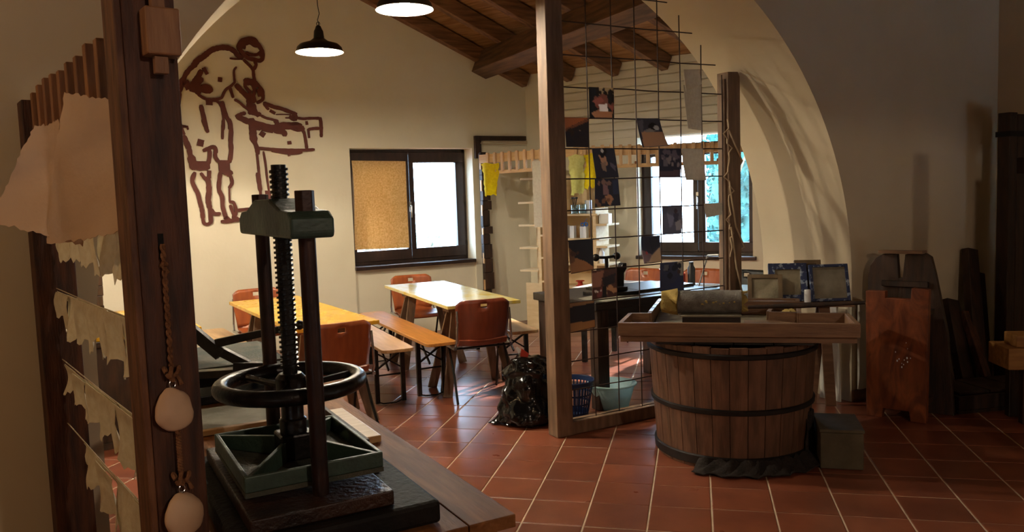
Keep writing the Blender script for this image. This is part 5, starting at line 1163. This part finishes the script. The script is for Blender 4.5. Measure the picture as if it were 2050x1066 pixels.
def ragged(fr, x, z, w, h, seed, label, tongue=0, fold=.03, yo=0):
    rnd = random.Random(seed); nu, nv = 16, 10; R = [rnd.uniform(-.010, .010) for _ in range(nu + 1)]; ph = rnd.uniform(0, 6); sk = rnd.uniform(-.025, .02); S = [rnd.uniform(-.006, .006) for _ in range(nv + 1)]
    def fn(u, v):
        i = round(u * nu); j = round(v * nv); xx = (u - .5) * w * (1 - .03 * v) + sk * v + (S[j] if i in (0, nu) else 0)
        hh = h * (1 - .18 * (u > .72) * tongue - .12 * (u < .25) * tongue) + R[i] + .012 * math.sin(u * 6 + ph)
        return (xx, .004 + .018 * math.sin(u * 7 + ph) * v + .008 * math.sin(v * 4 + ph), -hh * v)
    m = MB(); m.sheet(fn, nu, nv, .0014)
    m.sheet(lambda u, v: ((u - .5) * w * .96, .004 - .012 * math.sin(v * PI / 2), .003 - fold * v + R[round(u * nu)] * .4 * v), nu, 2, .0014)
    o = m.ob('ragged_sheet', 'paper'); on(o, fr, x, yo, z); tag(o, label, 'paper', 'ragged sheets drying on the rack'); return o
for si, (z, xs, hs) in enumerate([(1.535, [.20, .44, .68, .92, 1.16, 1.40], [.20, .16, .15, .15, .14, .13]),
                                 (1.262, [.16, .38, .62, .86, 1.10, 1.33, 1.53], [.28, .17, .16, .15, .16, .15, .13]),
                                 (.968, [.16, .36, .58, .80, 1.03, 1.27, 1.50], [.27, .26, .20, .15, .15, .14, .10]),
                                 (.700, [.18, .42, .68, .94, 1.20], [.2, .2, .2, .17, .12])]):
    for k, (x, h) in enumerate(zip(xs, hs)):
        if k == len(xs) - 1 and len(xs) < 7: od = 'farthest from the near post'
        else: od = ords[k]
        ragged(RK, x, z - .002 * k, .262 if si != 2 else .235, h, 100 + si * 10 + k, 'ragged cream sheet on the %s string, %s' % (words[si], od), tongue=(k + si) % 3 == 1, yo=.003 * (k % 2))

# two large sheets hooked on the comb, reaching over the left of the picture
def quad_sheet(name, mt, label, TL, TR, BR_, BL, bulge, seed, nu=24, nv=28, rag=.0035):
    rnd = random.Random(seed); a, b, c, d = [Vector(p) for p in (TL, TR, BR_, BL)]; nrm = (b - a).cross(d - a).normalized(); ctr = (a + b + c + d) / 4
    E_ = [rnd.uniform(-rag, rag) for _ in range(200)]
    def fn(u, v):
        p = a.lerp(b, u).lerp(d.lerp(c, u), v); i = round(u * nu); j = round(v * nv)
        e = 0
        if j in (0, nv): p = p + (d - a).normalized() * E_[i] * 1.4
        if i in (0, nu): p = p + (b - a).normalized() * E_[60 + j] * 1.4
        p = p + nrm * (bulge * math.sin(PI * u) * math.sin(PI * v * .9) + .005 * math.sin(u * 6 + v * 3 + seed) + .002 * math.sin(v * 13 + u * 5))
        return tuple(p - ctr)
    m = MB(); m.sheet(fn, nu, nv, .0015); o = m.ob(name, mt); o.location = ctr; tag(o, label, 'paper', 'large sheets hooked on the drying rack comb'); return o
quad_sheet('large_sheet', 'paperbig', 'large peach-toned sheet hooked on the comb, covering the slats left of the near post', (-1.722, 1.95, 1.903), (-1.403, 1.812, 1.844), (-1.407, 1.782, 1.517), (-1.811, 1.943, 1.479), .02, 3)
quad_sheet('large_sheet', 'paperbig', 'large pale sheet spreading out of the left edge of the picture', (-1.856, 1.984, 1.822), (-1.755, 1.966, 1.828), (-1.7, 1.948, 1.473), (-1.979, 1.911, 1.556), .03, 5)

# ropes with two hanging stones in front of the near post
rt = RK(-.072, .033, 0); rx, ry = rt.x, rt.y
t = thing('stone_weight', 'pale rounded stone hanging from a knotted rope in front of the near post', 'weight', (rx, ry, 0), RK.rot + .3, 'stone weights on ropes')
def stone(parent, z, s_, sd):
    def fn(u, v):
        a = 2 * PI * u; ph = PI * v; p = Vector((math.sin(ph) * math.cos(a), math.sin(ph) * math.sin(a), math.cos(ph)))
        n = 1 + .10 * MN.noise(p * 1.3 + Vector((sd, 2, 1))) + .03 * MN.noise(p * 4); w_ = 1 + .12 * (-p.z) ** 1 if p.z < 0 else 1 - .10 * p.z
        return (p.x * .026 * s_ * n, p.y * .046 * s_ * n * w_ + .004 * p.z, z + p.z * .052 * s_ * n)
    m = MB(); m.sheet(fn, 36, 24); return m.ob('stone', 'stone', parent)
def ropepart(parent, z0, z1, name='rope'):
    for ph in (0, PI):
        m = MB(); n = 60; m.tube([(.0032 * math.cos(ph + i * .75), .0032 * math.sin(ph + i * .75), z0 + (z1 - z0) * i / n) for i in range(n + 1)], .0036, 6); m.ob(name, 'rope', parent)
def knot(parent, z, r):
    m = MB(); P = [(r * math.sin(2 * a) * (1.1 + .3 * math.cos(3 * a)), r * math.cos(a) * 1.3, z + r * 1.3 * math.sin(3 * a) * .7) for a in [2 * PI * k / 48 for k in range(48)]]
    m.tube(P, .0050, 7, closed=True); m.tube([(0, -r, z - .01), (.004, -r * 1.8, z - .02), (.0, -r * 2.1, z - .035)], [.004, .004, .006], 6); m.ob('knot', 'rope', parent)
def eye(parent, z):
    m = MB(); m.tube([(0, .008 * math.cos(a), z + .009 * math.sin(a)) for a in [2 * PI * k / 14 for k in range(14)]], .0018, 6, closed=True); m.cyl((0, 0, z - .014), (0, 0, z - .006), .0022, n=8); m.ob('eye_screw', 'chrome', parent)
ropepart(t, 1.487, 1.20); knot(t, 1.187, .011); ropepart(t, 1.18, 1.165); eye(t, 1.158); stone(t, 1.097, 1.0, 1)
t2 = thing('stone_weight', 'second pale stone hanging below the first, cut by the bottom of the picture', 'weight', (rx + .006, ry, 0), RK.rot + .3, 'stone weights on ropes')
ropepart(t2, 1.045, .945); knot(t2, .932, .012); ropepart(t2, .925, .915); eye(t2, .905); stone(t2, .842, 1.05, 4)
m = MB(); m.tube([(0, 0, 1.440), (-.012, .002, 1.442), (.012, 0, 1.437)], .006, 8); m.tube([(0, 0, 1.425), (.01, -.006, 1.43), (0, -.008, 1.42)], .0055, 8); m.ob('small_knot', 'rope', t, kind='stuff')
